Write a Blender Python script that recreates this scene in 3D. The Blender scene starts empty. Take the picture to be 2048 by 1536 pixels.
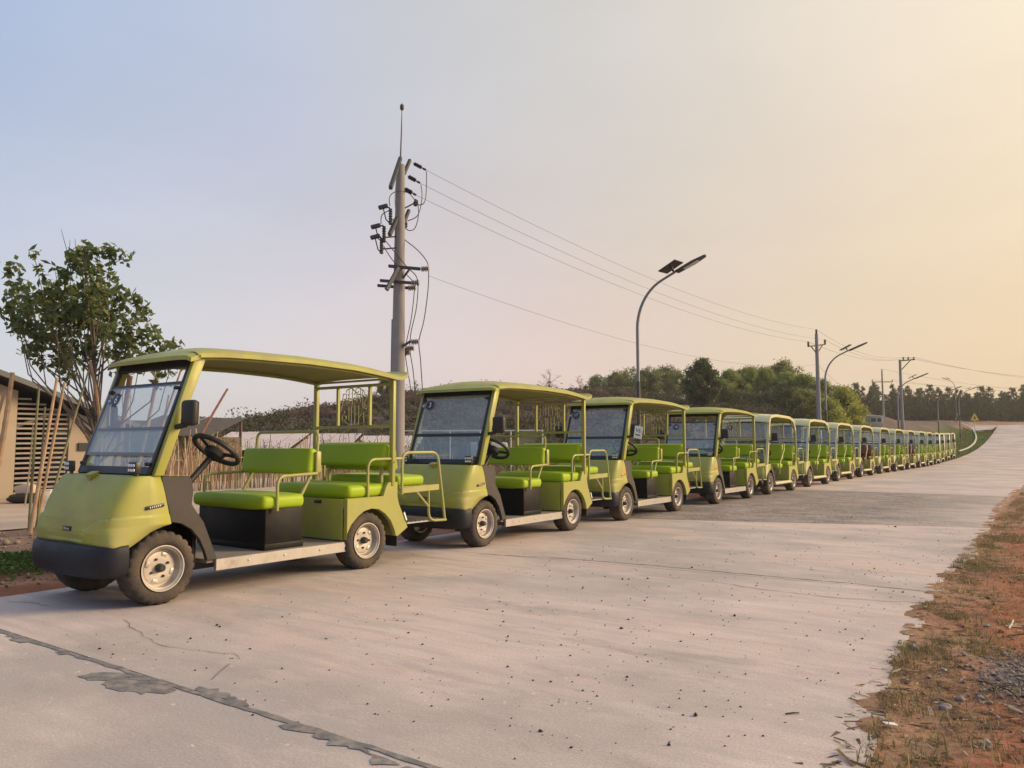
import bpy, bmesh, math, random
import numpy as np
from mathutils import Vector, Matrix

R = math.radians
sc = bpy.context.scene
COL = sc.collection

# ------------------------------------------------------------------ camera
F_PX, PITCH, CAM_H = 1545.0, R(4.58), 1.2
cam_d = bpy.data.cameras.new('camera')
cam_d.sensor_width = 36.0
cam_d.lens = 36.0 * F_PX / 2048.0
cam_d.clip_start = 0.05
cam_d.clip_end = 4000.0
cam = bpy.data.objects.new('camera', cam_d)
COL.objects.link(cam)
cam.location = (0, 0, CAM_H)
cam.rotation_euler = (math.pi / 2 + PITCH, 0, 0)
sc.camera = cam

# ------------------------------------------------------------------ sky and sun
SUN_AZ, SUN_EL = R(84.0), R(21.0)          # azimuth to the right of the camera axis
SUN_DIR = Vector((math.sin(SUN_AZ) * math.cos(SUN_EL), math.cos(SUN_AZ) * math.cos(SUN_EL), math.sin(SUN_EL)))
GLOW_AZ, GLOW_EL = R(62.0), R(26.0)        # middle of the bright hazy part of the sky
GLOW_DIR = Vector((math.sin(GLOW_AZ) * math.cos(GLOW_EL), math.cos(GLOW_AZ) * math.cos(GLOW_EL), math.sin(GLOW_EL)))

w = bpy.data.worlds.new('World')
sc.world = w
w.use_nodes = True
nt = w.node_tree
nt.nodes.clear()
def wn(t, **kw):
    n = nt.nodes.new(t)
    for k, v in kw.items():
        setattr(n, k, v)
    return n
tc = wn('ShaderNodeTexCoord')
dot = wn('ShaderNodeVectorMath', operation='DOT_PRODUCT')
dot.inputs[1].default_value = GLOW_DIR
nt.links.new(tc.outputs['Generated'], dot.inputs[0])
mr = wn('ShaderNodeMapRange')
mr.inputs['From Min'].default_value = -1.0
mr.inputs['From Max'].default_value = 1.0
nt.links.new(dot.outputs['Value'], mr.inputs['Value'])
def haze_tone(c, k=.12):
    l = .3 * c[0] + .5 * c[1] + .2 * c[2]
    return tuple(x * (1 - k) + l * k for x in c)
ramp = wn('ShaderNodeValToRGB')
cr = ramp.color_ramp
cr.interpolation = 'LINEAR'
stops = [(0.0, (.24, .33, .56)), (.40, (.31, .44, .77)), (.50, (.373, .501, .779)), (.58, (.451, .557, .771)), (.66, (.498, .573, .747)), (.74, (.596, .615, .67)),
         (.82, (.679, .657, .632)), (.88, (.782, .71, .622)), (.94, (.954, .819, .635)), (1.0, (1.12, .967, .641))]
while len(cr.elements) < len(stops):
    cr.elements.new(.5)
for e, (p, c) in zip(cr.elements, stops):
    e.position = p
    e.color = (*haze_tone(c), 1)
nt.links.new(mr.outputs['Result'], ramp.inputs['Fac'])
# towards the horizon the haze warms and pales
sep = wn('ShaderNodeSeparateXYZ')
nt.links.new(tc.outputs['Generated'], sep.inputs[0])
hz = wn('ShaderNodeMapRange', interpolation_type='SMOOTHSTEP')
hz.inputs['From Min'].default_value = -0.05
hz.inputs['From Max'].default_value = 0.50
hz.inputs['To Min'].default_value = 0.9
hz.inputs['To Max'].default_value = 0.0
nt.links.new(sep.outputs['Z'], hz.inputs['Value'])
ramp2 = wn('ShaderNodeValToRGB')
cr2 = ramp2.color_ramp
cr2.interpolation = 'LINEAR'
stops2 = [(0.0, (.50, .54, .60)), (.40, (.78, .83, .84)), (.54, (.841, .798, .757)), (.66, (.886, .725, .665)), (.76, (.905, .655, .555)), (.86, (.888, .645, .402)), (.94, (.88, .61, .29)), (1.0, (.88, .60, .24))]
while len(cr2.elements) < len(stops2):
    cr2.elements.new(.5)
for e, (p, c) in zip(cr2.elements, stops2):
    e.position = p
    e.color = (*haze_tone(c), 1)
nt.links.new(mr.outputs['Result'], ramp2.inputs['Fac'])
mixh = wn('ShaderNodeMix', data_type='RGBA')
nt.links.new(hz.outputs['Result'], mixh.inputs['Factor'])
nt.links.new(ramp.outputs['Color'], mixh.inputs['A'])
nt.links.new(ramp2.outputs['Color'], mixh.inputs['B'])
# faint uneven veil of haze
nz = wn('ShaderNodeTexNoise')
nz.inputs['Scale'].default_value = 1.6
nz.inputs['Detail'].default_value = 4.0
mp = wn('ShaderNodeMapping')
mp.inputs['Scale'].default_value = (1, 1, 4.5)
nt.links.new(tc.outputs['Generated'], mp.inputs[0])
nt.links.new(mp.outputs[0], nz.inputs['Vector'])
vr = wn('ShaderNodeMapRange')
vr.inputs['From Min'].default_value = .3
vr.inputs['From Max'].default_value = .7
vr.inputs['To Min'].default_value = .955
vr.inputs['To Max'].default_value = 1.04
nt.links.new(nz.outputs['Fac'], vr.inputs['Value'])
veil = wn('ShaderNodeVectorMath', operation='SCALE')
nt.links.new(mixh.outputs['Result'], veil.inputs[0])
nt.links.new(vr.outputs['Result'], veil.inputs['Scale'])
sky = wn('ShaderNodeTexSky', sky_type='NISHITA')
sky.sun_disc = False
sky.sun_elevation = SUN_EL
sky.sun_rotation = SUN_AZ
sky.dust_density = 4.0
bg1 = wn('ShaderNodeBackground')
bg1.inputs['Strength'].default_value = 0.96
nt.links.new(veil.outputs[0], bg1.inputs['Color'])
bg2 = wn('ShaderNodeBackground')
bg2.inputs['Strength'].default_value = 0.005
nt.links.new(sky.outputs['Color'], bg2.inputs['Color'])
addb = wn('ShaderNodeAddShader')
nt.links.new(bg1.outputs[0], addb.inputs[0])
nt.links.new(bg2.outputs[0], addb.inputs[1])
wo = wn('ShaderNodeOutputWorld')
nt.links.new(addb.outputs[0], wo.inputs['Surface'])

sun_d = bpy.data.lights.new('sun', 'SUN')
sun_d.energy = 4.4
sun_d.angle = R(24.0)
sun_d.color = (1.0, .73, .45)
sun = bpy.data.objects.new('sun', sun_d)
COL.objects.link(sun)
sun.rotation_euler = (-SUN_DIR).to_track_quat('-Z', 'Y').to_euler()

vs = sc.view_settings
vs.view_transform = 'Standard'
vs.look = 'None'
vs.exposure = 0.0
vs.gamma = 1.0
vs.use_curve_mapping = False
sc.cycles.max_bounces = 7
sc.cycles.transparent_max_bounces = 24
sc.cycles.diffuse_bounces = 3
sc.cycles.glossy_bounces = 3
sc.cycles.use_denoising = True
sc.cycles.sample_clamp_indirect = 6.0
try:
    sc.cycles.use_light_tree = True
    sc.cycles.use_adaptive_sampling = False
except Exception:
    pass

rng = np.random.default_rng(11)
random.seed(11)

# ------------------------------------------------------------------ helpers
ROW = R(35.5)                     # direction of the road to the right of the camera axis
RS, RC = math.sin(ROW), math.cos(ROW)
def W(u, v, z=0.0):               # u along the road, v across it (to the right)
    return Vector((u * RS + v * RC, u * RC - v * RS, z))
def UV(x, y):
    return x * RS + y * RC, x * RC - y * RS
def sm(a, b, x):
    t = np.clip((np.asarray(x, float) - a) / (b - a), 0, 1)
    return t * t * (3 - 2 * t)
def at(px, py, Y):                # point of the place seen at that picture point, Y metres ahead
    a, b = (px - 1024) / F_PX, (768 - py) / F_PX
    d = Vector((a, math.cos(PITCH) - b * math.sin(PITCH), math.sin(PITCH) + b * math.cos(PITCH)))
    return Vector((0, 0, CAM_H)) + d * (Y / d.y)

def road_z(u):
    return 8.2e-6 * np.clip(np.asarray(u, float) - 40, 0, 78) ** 3
RX = np.array([-200, -60, -40, -32, -28, -24, -20, -16, -9, -1, 6.5, 14, 24.6, 32, 40, 60, 120, 400.])
RZ = np.array([.8, 1.0, 1.2, 1.5, 2.1, 3.5, 4.7, 5.4, 6.3, 6.6, 6.4, 5.8, 4.9, 4.2, 3.9, 4.6, 6.0, 6.0])
def vnoise(x, y, s, seed=0):      # smooth value noise, vectorised
    x = np.asarray(x, float) / s + seed * 17.13
    y = np.asarray(y, float) / s + seed * 31.7
    xi, yi = np.floor(x), np.floor(y)
    fx, fy = x - xi, y - yi
    fx, fy = fx * fx * (3 - 2 * fx), fy * fy * (3 - 2 * fy)
    def h(a, b):
        t = np.sin(a * 127.1 + b * 311.7 + seed * 74.7) * 43758.5453
        return t - np.floor(t)
    return (h(xi, yi) * (1 - fx) + h(xi + 1, yi) * fx) * (1 - fy) + (h(xi, yi + 1) * (1 - fx) + h(xi + 1, yi + 1) * fx) * fy
def ground_z(x, y):
    x, y = np.asarray(x, float), np.asarray(y, float)
    u, v = UV(x, y)
    base = road_z(u)
    lum = vnoise(x, y, 9, 1) * 1.0 + vnoise(x, y, 3.2, 2) * .35 - .6
    hill = np.interp(x, RX, RZ) * sm(30, 80, y) + lum * sm(38, 60, y)
    k = sm(9.5, 20, -v) * sm(24, 40, y)
    z = base * (1 - k) + np.maximum(base, hill) * k
    far = sm(100, 135, y)
    z = z * (1 - far) + (5.4 + lum * .8) * far
    # spoil heaps beyond the end of the row
    for (mx, my, r, h) in ((44, 88, 8, 1.3), (36, 84, 7, .5), (53, 96, 8, .8), (62, 104, 9, .5), (78, 112, 8, 1.5), (86, 118, 9, 2.4), (29, 78, 7, .3)):
        d2 = ((x - mx) ** 2 + (y - my) ** 2) / r ** 2
        z = z + h * np.exp(-d2 * 1.8) * (.7 + .6 * vnoise(x, y, 2.5, 5)) * sm(7.5, 12, -v)
    right = sm(1.5, 9, v)
    return z - .03 * sm(0, .5, right)
def gz(x, y):
    return float(ground_z(x, y))

def mesh_obj(name, me, parent=None):
    o = bpy.data.objects.new(name, me)
    COL.objects.link(o)
    if parent is not None:
        o.parent = parent
    return o
def tag(o, label=None, cat=None, group=None, kind=None):
    if label: o['label'] = label
    if cat: o['category'] = cat
    if group: o['group'] = group
    if kind: o['kind'] = kind
    return o
def empty(name, loc=(0, 0, 0), rz=0.0):
    o = bpy.data.objects.new(name, None)
    o.empty_display_size = .2
    COL.objects.link(o)
    o.location = loc
    o.rotation_euler = (0, 0, rz)
    return o
def copy_tree(o, parent=None):
    c = o.copy()
    COL.objects.link(c)
    c.parent = parent
    for ch in list(o.children):
        copy_tree(ch, c)
    return c

class MB:
    """collects shapes and links them as one mesh object"""
    def __init__(self):
        self.v, self.f, self.m = [], [], []
    def add(self, vs_, fs, mi=0):
        o = len(self.v)
        self.v += [tuple(p) for p in vs_]
        self.f += [tuple(i + o for i in f) for f in fs]
        self.m += [mi] * len(fs)
        return self
    def bm(self, b, mi=0):
        b.verts.index_update()
        self.add([x.co[:] for x in b.verts], [[x.index for x in f.verts] for f in b.faces], mi)
        b.free()
        return self
    def box(self, c, s, bev=0.0, seg=2, rot=None, mi=0):
        b = bmesh.new()
        bmesh.ops.create_cube(b, size=1.0)
        for x in b.verts:
            x.co = Vector((x.co.x * s[0], x.co.y * s[1], x.co.z * s[2]))
        if bev > 0:
            bmesh.ops.bevel(b, geom=b.edges[:], offset=min(bev, min(s) * .49), segments=seg, profile=.5, affect='EDGES')
        M = Matrix.Translation(Vector(c)) @ (rot.to_4x4() if rot is not None else Matrix())
        bmesh.ops.transform(b, matrix=M, verts=b.verts[:])
        return self.bm(b, mi)
    def prism(self, poly, a, b_, axis='x', bev=0.0, seg=2, mi=0):
        """poly in the two other axes, extruded from a to b_ along axis"""
        def P(p, t):
            return {'x': (t, p[0], p[1]), 'y': (p[0], t, p[1]), 'z': (p[0], p[1], t)}[axis]
        b = bmesh.new()
        lo = [b.verts.new(P(p, a)) for p in poly]
        hi = [b.verts.new(P(p, b_)) for p in poly]
        n = len(poly)
        b.faces.new(lo[::-1]); b.faces.new(hi)
        for i in range(n):
            b.faces.new((lo[i], lo[(i + 1) % n], hi[(i + 1) % n], hi[i]))
        bmesh.ops.recalc_face_normals(b, faces=b.faces[:])
        if bev > 0:
            bmesh.ops.bevel(b, geom=b.edges[:], offset=bev, segments=seg, profile=.5, affect='EDGES')
        return self.bm(b, mi)
    def tube(self, pts, r, n=8, cap=True, mi=0, closed=False):
        pts = [Vector(p) for p in pts]
        rad = r if isinstance(r, (list, tuple)) else [r] * len(pts)
        vs_, fs = [], []
        up = None
        m = len(pts)
        for i, p in enumerate(pts):
            if closed:
                t = (pts[(i + 1) % m] - pts[i - 1]).normalized()
            else:
                t = (pts[min(i + 1, m - 1)] - pts[max(i - 1, 0)]).normalized()
            if up is None:
                up = t.orthogonal().normalized()
            up = (up - t * up.dot(t))
            up = up.normalized() if up.length > 1e-6 else t.orthogonal().normalized()
            q = t.cross(up)
            for k in range(n):
                a = 2 * math.pi * k / n
                vs_.append(p + (up * math.cos(a) + q * math.sin(a)) * rad[i])
        for i in range(m if closed else m - 1):
            j = (i + 1) % m
            for k in range(n):
                k2 = (k + 1) % n
                fs.append((i * n + k, i * n + k2, j * n + k2, j * n + k))
        if cap and not closed:
            fs.append(tuple(range(n))[::-1])
            fs.append(tuple((m - 1) * n + k for k in range(n)))
        return self.add(vs_, fs, mi)
    def bar(self, a, b_, wd, dp, side=None, bev=.0, mi=0):
        """rectangular bar from a to b_; wd along side, dp across"""
        a, b_ = Vector(a), Vector(b_)
        t = (b_ - a)
        L = t.length
        t.normalize()
        s = Vector(side) if side is not None else t.orthogonal()
        s = (s - t * s.dot(t)).normalized()
        q = t.cross(s)
        rot = Matrix((s, q, t)).transposed()
        return self.box((a + b_) / 2, (wd, dp, L), bev=bev, rot=rot, mi=mi, seg=1)
    def lathe(self, prof, axis='x', c=(0, 0, 0), n=28, mi=0, close=False):
        """prof: list of (along axis, radius)"""
        vs_, fs = [], []
        m = len(prof)
        for (t, r_) in prof:
            for k in range(n):
                a = 2 * math.pi * k / n
                y, z = r_ * math.cos(a), r_ * math.sin(a)
                p = {'x': (t, y, z), 'y': (y, t, z), 'z': (y, z, t)}[axis]
                vs_.append((p[0] + c[0], p[1] + c[1], p[2] + c[2]))
        rngm = range(m) if close else range(m - 1)
        for i in rngm:
            j = (i + 1) % m
            for k in range(n):
                k2 = (k + 1) % n
                fs.append((i * n + k, j * n + k, j * n + k2, i * n + k2))
        return self.add(vs_, fs, mi)
    def grid(self, fn, nu, nv, mi=0):
        vs_ = [fn(i / nu, j / nv) for i in range(nu + 1) for j in range(nv + 1)]
        fs = [(i * (nv + 1) + j, (i + 1) * (nv + 1) + j, (i + 1) * (nv + 1) + j + 1, i * (nv + 1) + j + 1) for i in range(nu) for j in range(nv)]
        return self.add(vs_, fs, mi)
    def mesh(self, name, mats, smooth=40, fix=True):
        me = bpy.data.meshes.new(name)
        me.from_pydata(self.v, [], self.f)
        if not isinstance(mats, (list, tuple)):
            mats = [mats]
        for x in mats:
            me.materials.append(x)
        if len(mats) > 1:
            me.polygons.foreach_set('material_index', self.m)
        if fix:
            b = bmesh.new(); b.from_mesh(me)
            bmesh.ops.recalc_face_normals(b, faces=b.faces[:])
            b.to_mesh(me); b.free()
        if smooth:
            me.shade_smooth()
            me.set_sharp_from_angle(angle=R(smooth))
        me.update()
        return me
    def build(self, name, mats, parent=None, smooth=40, fix=True):
        return mesh_obj(name, self.mesh(name, mats, smooth, fix), parent)

def solidify(o, t, off=-1):
    m = o.modifiers.new('thick', 'SOLIDIFY')
    m.thickness = t
    m.offset = off
    return o

def round_path(pts, r, seg=5):
    """polyline with rounded corners"""
    pts = [Vector(p) for p in pts]
    out = [pts[0]]
    for i in range(1, len(pts) - 1):
        a, b_, c = pts[i - 1], pts[i], pts[i + 1]
        d1, d2 = (a - b_), (c - b_)
        rr = min(r, d1.length * .49, d2.length * .49)
        p0, p1 = b_ + d1.normalized() * rr, b_ + d2.normalized() * rr
        for k in range(seg + 1):
            t = k / seg
            out.append(p0 * (1 - t) ** 2 + b_ * 2 * t * (1 - t) + p1 * t * t)
    out.append(pts[-1])
    return out

def np_mesh(name, V, Fq, mat, cols=None, smooth=False):
    """big mesh from arrays; Fq (n,k) all faces with k corners"""
    me = bpy.data.meshes.new(name)
    V = np.asarray(V, np.float32)
    Fq = np.asarray(Fq, np.int32)
    n, k = Fq.shape
    me.vertices.add(len(V)); me.vertices.foreach_set('co', V.ravel())
    me.loops.add(n * k); me.loops.foreach_set('vertex_index', Fq.ravel())
    me.polygons.add(n)
    me.polygons.foreach_set('loop_start', np.arange(0, n * k, k, dtype=np.int32))
    if smooth:
        me.polygons.foreach_set('use_smooth', np.ones(n, bool))
    me.update(calc_edges=True)
    if cols is not None:
        ca = me.color_attributes.new('tint', 'FLOAT_COLOR', 'POINT')
        c4 = np.ones((len(V), 4), np.float32)
        c4[:, :3] = cols
        ca.data.foreach_set('color', c4.ravel())
    me.materials.append(mat)
    return me

def leaf_arrays(C, L, Wd, nrm_bias=None, rg=rng, droop=0.0):
    """diamond leaves at centres C (n,3) with lengths L and widths Wd"""
    n = len(C)
    d = rg.normal(size=(n, 3)); d[:, 2] -= droop
    d /= np.linalg.norm(d, axis=1)[:, None]
    e = rg.normal(size=(n, 3))
    if nrm_bias is not None:
        e += nrm_bias
    e -= d * (e * d).sum(1)[:, None]
    e /= np.linalg.norm(e, axis=1)[:, None] + 1e-9
    L = np.broadcast_to(np.asarray(L, float), (n,))[:, None]
    Wd = np.broadcast_to(np.asarray(Wd, float), (n,))[:, None]
    nrm = np.cross(d, e)
    V = np.stack([C - d * L * .5, C + e * Wd * .5 + nrm * Wd * .15, C + d * L * .5, C - e * Wd * .5 + nrm * Wd * .15], 1).reshape(-1, 3)
    Fq = np.arange(n * 4).reshape(n, 4)
    return V, Fq

# ------------------------------------------------------------------ materials
MATS = {}
def nodes_of(m):
    m.use_nodes = True
    t = m.node_tree
    return t, t.nodes['Principled BSDF'], t.nodes['Material Output']
def mat(name, col, rough=.5, metal=0.0, coat=0.0, noise=0.0, nscale=8.0, bump=0.0, bscale=60.0, dirt=None, dirt_amt=0.0, spec=.5, col2=None, dscale=3.0, aniso=(1, 1, 1)):
    m = bpy.data.materials.new(name)
    t, b, out = nodes_of(m)
    N, Lk = t.nodes, t.links
    b.inputs['Roughness'].default_value = rough
    b.inputs['Metallic'].default_value = metal
    b.inputs['Coat Weight'].default_value = coat
    b.inputs['Coat Roughness'].default_value = .12
    b.inputs['Specular IOR Level'].default_value = spec
    tcn = N.new('ShaderNodeTexCoord')
    mpn = N.new('ShaderNodeMapping')
    mpn.inputs['Scale'].default_value = aniso
    Lk.new(tcn.outputs['Object'], mpn.inputs[0])
    src = None
    if noise > 0 or col2 is not None:
        nz_ = N.new('ShaderNodeTexNoise')
        nz_.inputs['Scale'].default_value = nscale
        nz_.inputs['Detail'].default_value = 5.0
        Lk.new(mpn.outputs[0], nz_.inputs['Vector'])
        mx = N.new('ShaderNodeMix'); mx.data_type = 'RGBA'
        c2 = col2 if col2 is not None else tuple(x * (1 - noise) for x in col)
        mx.inputs['A'].default_value = (*col, 1)
        mx.inputs['B'].default_value = (*c2, 1)
        r_ = N.new('ShaderNodeMapRange')
        r_.inputs['From Min'].default_value = .35
        r_.inputs['From Max'].default_value = .68
        Lk.new(nz_.outputs['Fac'], r_.inputs['Value'])
        Lk.new(r_.outputs['Result'], mx.inputs['Factor'])
        src = mx.outputs['Result']
    if dirt is not None:
        nd = N.new('ShaderNodeTexNoise')
        nd.inputs['Scale'].default_value = dscale
        nd.inputs['Detail'].default_value = 8.0
        nd.inputs['Roughness'].default_value = .65
        Lk.new(mpn.outputs[0], nd.inputs['Vector'])
        r2 = N.new('ShaderNodeMapRange')
        r2.inputs['From Min'].default_value = .42
        r2.inputs['From Max'].default_value = .72
        r2.inputs['To Max'].default_value = dirt_amt
        Lk.new(nd.outputs['Fac'], r2.inputs['Value'])
        mx2 = N.new('ShaderNodeMix'); mx2.data_type = 'RGBA'
        if src is not None:
            Lk.new(src, mx2.inputs['A'])
        else:
            mx2.inputs['A'].default_value = (*col, 1)
        mx2.inputs['B'].default_value = (*dirt, 1)
        Lk.new(r2.outputs['Result'], mx2.inputs['Factor'])
        src = mx2.outputs['Result']
        r3 = N.new('ShaderNodeMapRange')
        r3.inputs['To Min'].default_value = rough
        r3.inputs['To Max'].default_value = min(1, rough + .45)
        Lk.new(r2.outputs['Result'], r3.inputs['Value'])
        Lk.new(r3.outputs['Result'], b.inputs['Roughness'])
    if src is not None:
        Lk.new(src, b.inputs['Base Color'])
    else:
        b.inputs['Base Color'].default_value = (*col, 1)
    if bump > 0:
        nb = N.new('ShaderNodeTexNoise')
        nb.inputs['Scale'].default_value = bscale
        nb.inputs['Detail'].default_value = 6.0
        Lk.new(mpn.outputs[0], nb.inputs['Vector'])
        bp = N.new('ShaderNodeBump')
        bp.inputs['Strength'].default_value = bump
        bp.inputs['Distance'].default_value = .02
        Lk.new(nb.outputs['Fac'], bp.inputs['Height'])
        Lk.new(bp.outputs['Normal'], b.inputs['Normal'])
    MATS[name] = m
    return m

def leaf_mat(name, trans=.35, rough=.55):
    m = bpy.data.materials.new(name)
    t, b, out = nodes_of(m)
    N, Lk = t.nodes, t.links
    at_ = N.new('ShaderNodeAttribute'); at_.attribute_name = 'tint'
    b.inputs['Roughness'].default_value = rough
    b.inputs['Specular IOR Level'].default_value = .35
    Lk.new(at_.outputs['Color'], b.inputs['Base Color'])
    tr = N.new('ShaderNodeBsdfTranslucent')
    sc_ = N.new('ShaderNodeVectorMath'); sc_.operation = 'MULTIPLY'
    sc_.inputs[1].default_value = (1.7, 1.75, 1.1)
    Lk.new(at_.outputs['Color'], sc_.inputs[0])
    Lk.new(sc_.outputs[0], tr.inputs['Color'])
    ms = N.new('ShaderNodeMixShader'); ms.inputs[0].default_value = trans
    Lk.new(b.outputs[0], ms.inputs[1]); Lk.new(tr.outputs[0], ms.inputs[2])
    Lk.new(ms.outputs[0], out.inputs['Surface'])
    MATS[name] = m
    return m

def scrub_mat(name):
    """foliage of dense low scrub: leaf normals eased towards the bush's own up direction"""
    m = leaf_mat(name, .4, .7)
    t = m.node_tree
    N, Lk = t.nodes, t.links
    g = N.new('ShaderNodeNewGeometry')
    s1 = N.new('ShaderNodeVectorMath'); s1.operation = 'SCALE'; s1.inputs['Scale'].default_value = .45
    Lk.new(g.outputs['Normal'], s1.inputs[0])
    ad = N.new('ShaderNodeVectorMath'); ad.operation = 'ADD'; ad.inputs[1].default_value = (0, -.15, .6)
    Lk.new(s1.outputs[0], ad.inputs[0])
    nm = N.new('ShaderNodeVectorMath'); nm.operation = 'NORMALIZE'
    Lk.new(ad.outputs[0], nm.inputs[0])
    for n_ in N:
        if n_.type in ('BSDF_PRINCIPLED', 'BSDF_TRANSLUCENT'):
            Lk.new(nm.outputs[0], n_.inputs['Normal'])
    return m

def glass_mat(name, tint, refl=1.0, dust=.06):
    m = bpy.data.materials.new(name)
    t, b, out = nodes_of(m)
    N, Lk = t.nodes, t.links
    tr = N.new('ShaderNodeBsdfTransparent'); tr.inputs[0].default_value = (*tint, 1)
    gl = N.new('ShaderNodeBsdfGlossy'); gl.inputs['Roughness'].default_value = .015
    fr = N.new('ShaderNodeLayerWeight'); fr.inputs['Blend'].default_value = .5
    pw = N.new('ShaderNodeMath'); pw.operation = 'POWER'; pw.inputs[1].default_value = 4.0
    Lk.new(fr.outputs['Facing'], pw.inputs[0])
    mu = N.new('ShaderNodeMath'); mu.operation = 'MULTIPLY_ADD'; mu.inputs[1].default_value = .6 * refl; mu.inputs[2].default_value = .045 * refl
    Lk.new(pw.outputs[0], mu.inputs[0])
    ms = N.new('ShaderNodeMixShader')
    Lk.new(mu.outputs[0], ms.inputs[0]); Lk.new(tr.outputs[0], ms.inputs[1]); Lk.new(gl.outputs[0], ms.inputs[2])
    df = N.new('ShaderNodeBsdfDiffuse'); df.inputs[0].default_value = (.55, .6, .6, 1)
    tcn = N.new('ShaderNodeTexCoord')
    nz_ = N.new('ShaderNodeTexNoise'); nz_.inputs['Scale'].default_value = 1.6; nz_.inputs['Detail'].default_value = 1.0
    Lk.new(tcn.outputs['Object'], nz_.inputs['Vector'])
    r_ = N.new('ShaderNodeMapRange'); r_.inputs['From Min'].default_value = .35; r_.inputs['From Max'].default_value = .75
    r_.inputs['To Min'].default_value = dust * .7; r_.inputs['To Max'].default_value = dust * 1.4  # dust film thickened into a pale veil that stands for reflected sky
    Lk.new(nz_.outputs['Fac'], r_.inputs['Value'])
    ms2 = N.new('ShaderNodeMixShader')
    Lk.new(r_.outputs['Result'], ms2.inputs[0]); Lk.new(ms.outputs[0], ms2.inputs[1]); Lk.new(df.outputs[0], ms2.inputs[2])
    Lk.new(ms2.outputs[0], out.inputs['Surface'])
    MATS[name] = m
    return m

mat('paint', (.355, .365, .060), .46, coat=.06, noise=.08, nscale=2.5, dirt=(.31, .26, .16), dirt_amt=.6, dscale=3.2)
mat('paint_cream', (.64, .62, .33), .36, coat=.2, noise=.05, nscale=2.0, dirt=(.42, .37, .26), dirt_amt=.35, dscale=2.0)
mat('tube_paint', (.38, .385, .11), .4, noise=.08, nscale=6, dirt=(.33, .27, .16), dirt_amt=.45, dscale=5)
mat('vinyl', (.32, .46, .006), .46, noise=.05, nscale=4, bump=.12, bscale=22, spec=.3, dirt=(.35, .42, .08), dirt_amt=.2, dscale=3)
mat('vinyl_brown', (.13, .045, .025), .38, noise=.1, nscale=4, bump=.1, bscale=20)
mat('dark_panel', (.038, .031, .026), .55, noise=.25, nscale=4, dirt=(.12, .10, .08), dirt_amt=.4, bump=.08, bscale=120)
mat('black_box', (.008, .0075, .007), .45, noise=.3, nscale=5, spec=.2, dirt=(.03, .026, .023), dirt_amt=.45, dscale=4)
mat('bumper_black', (.011, .013, .019), .5, noise=.2, nscale=6, spec=.35, dirt=(.035, .035, .04), dirt_amt=.4, dscale=5, bump=.05, bscale=150)
mat('rubber_black', (.014, .014, .014), .55, dirt=(.07, .06, .05), dirt_amt=.3)
mat('black_frame', (.012, .015, .022), .4)
mat('tyre', (.045, .038, .032), .85, noise=.3, nscale=6, dirt=(.17, .125, .09), dirt_amt=.75, dscale=3.5, bump=.3, bscale=70)
mat('rim', (.58, .54, .48), .42, metal=.55, noise=.12, nscale=9, dirt=(.26, .20, .15), dirt_amt=.6, dscale=6)
mat('hub', (.02, .02, .02), .5, dirt=(.1, .08, .06), dirt_amt=.4)
mat('aluminium', (.50, .48, .455), .42, metal=.8, noise=.15, nscale=5, dirt=(.27, .22, .18), dirt_amt=.6, dscale=6)
mat('floor_mat', (.24, .21, .18), .8, noise=.25, nscale=6, dirt=(.33, .26, .2), dirt_amt=.6)
mat('roof_lining', (.36, .34, .16), .6, noise=.08)
mat('lamp_housing', (.02, .02, .02), .4)
mat('lamp_lens', (.75, .76, .78), .12, spec=.8)
mat('amber', (.75, .18, .02), .25, spec=.7)
mat('red_lens', (.45, .02, .015), .25, spec=.7)
mat('sticker_navy', (.012, .016, .03), .4)
mat('sticker_white', (.82, .82, .80), .5)
mat('sticker_blue', (.12, .16, .42), .5)
mat('sticker_red', (.45, .10, .08), .5)
mat('paper', (.80, .80, .78), .7)
mat('mirror', (.80, .82, .85), .03, metal=1.0)
mat('curtain', (.62, .50, .40), .6, noise=.12, nscale=3)
glass_mat('glass', (.93, .96, .95), 1.7, .10)
glass_mat('glass_sky_tint', (.78, .87, .89), 2.2, .12)  # blue tint stands for the sky reflected in the lower panes
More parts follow.
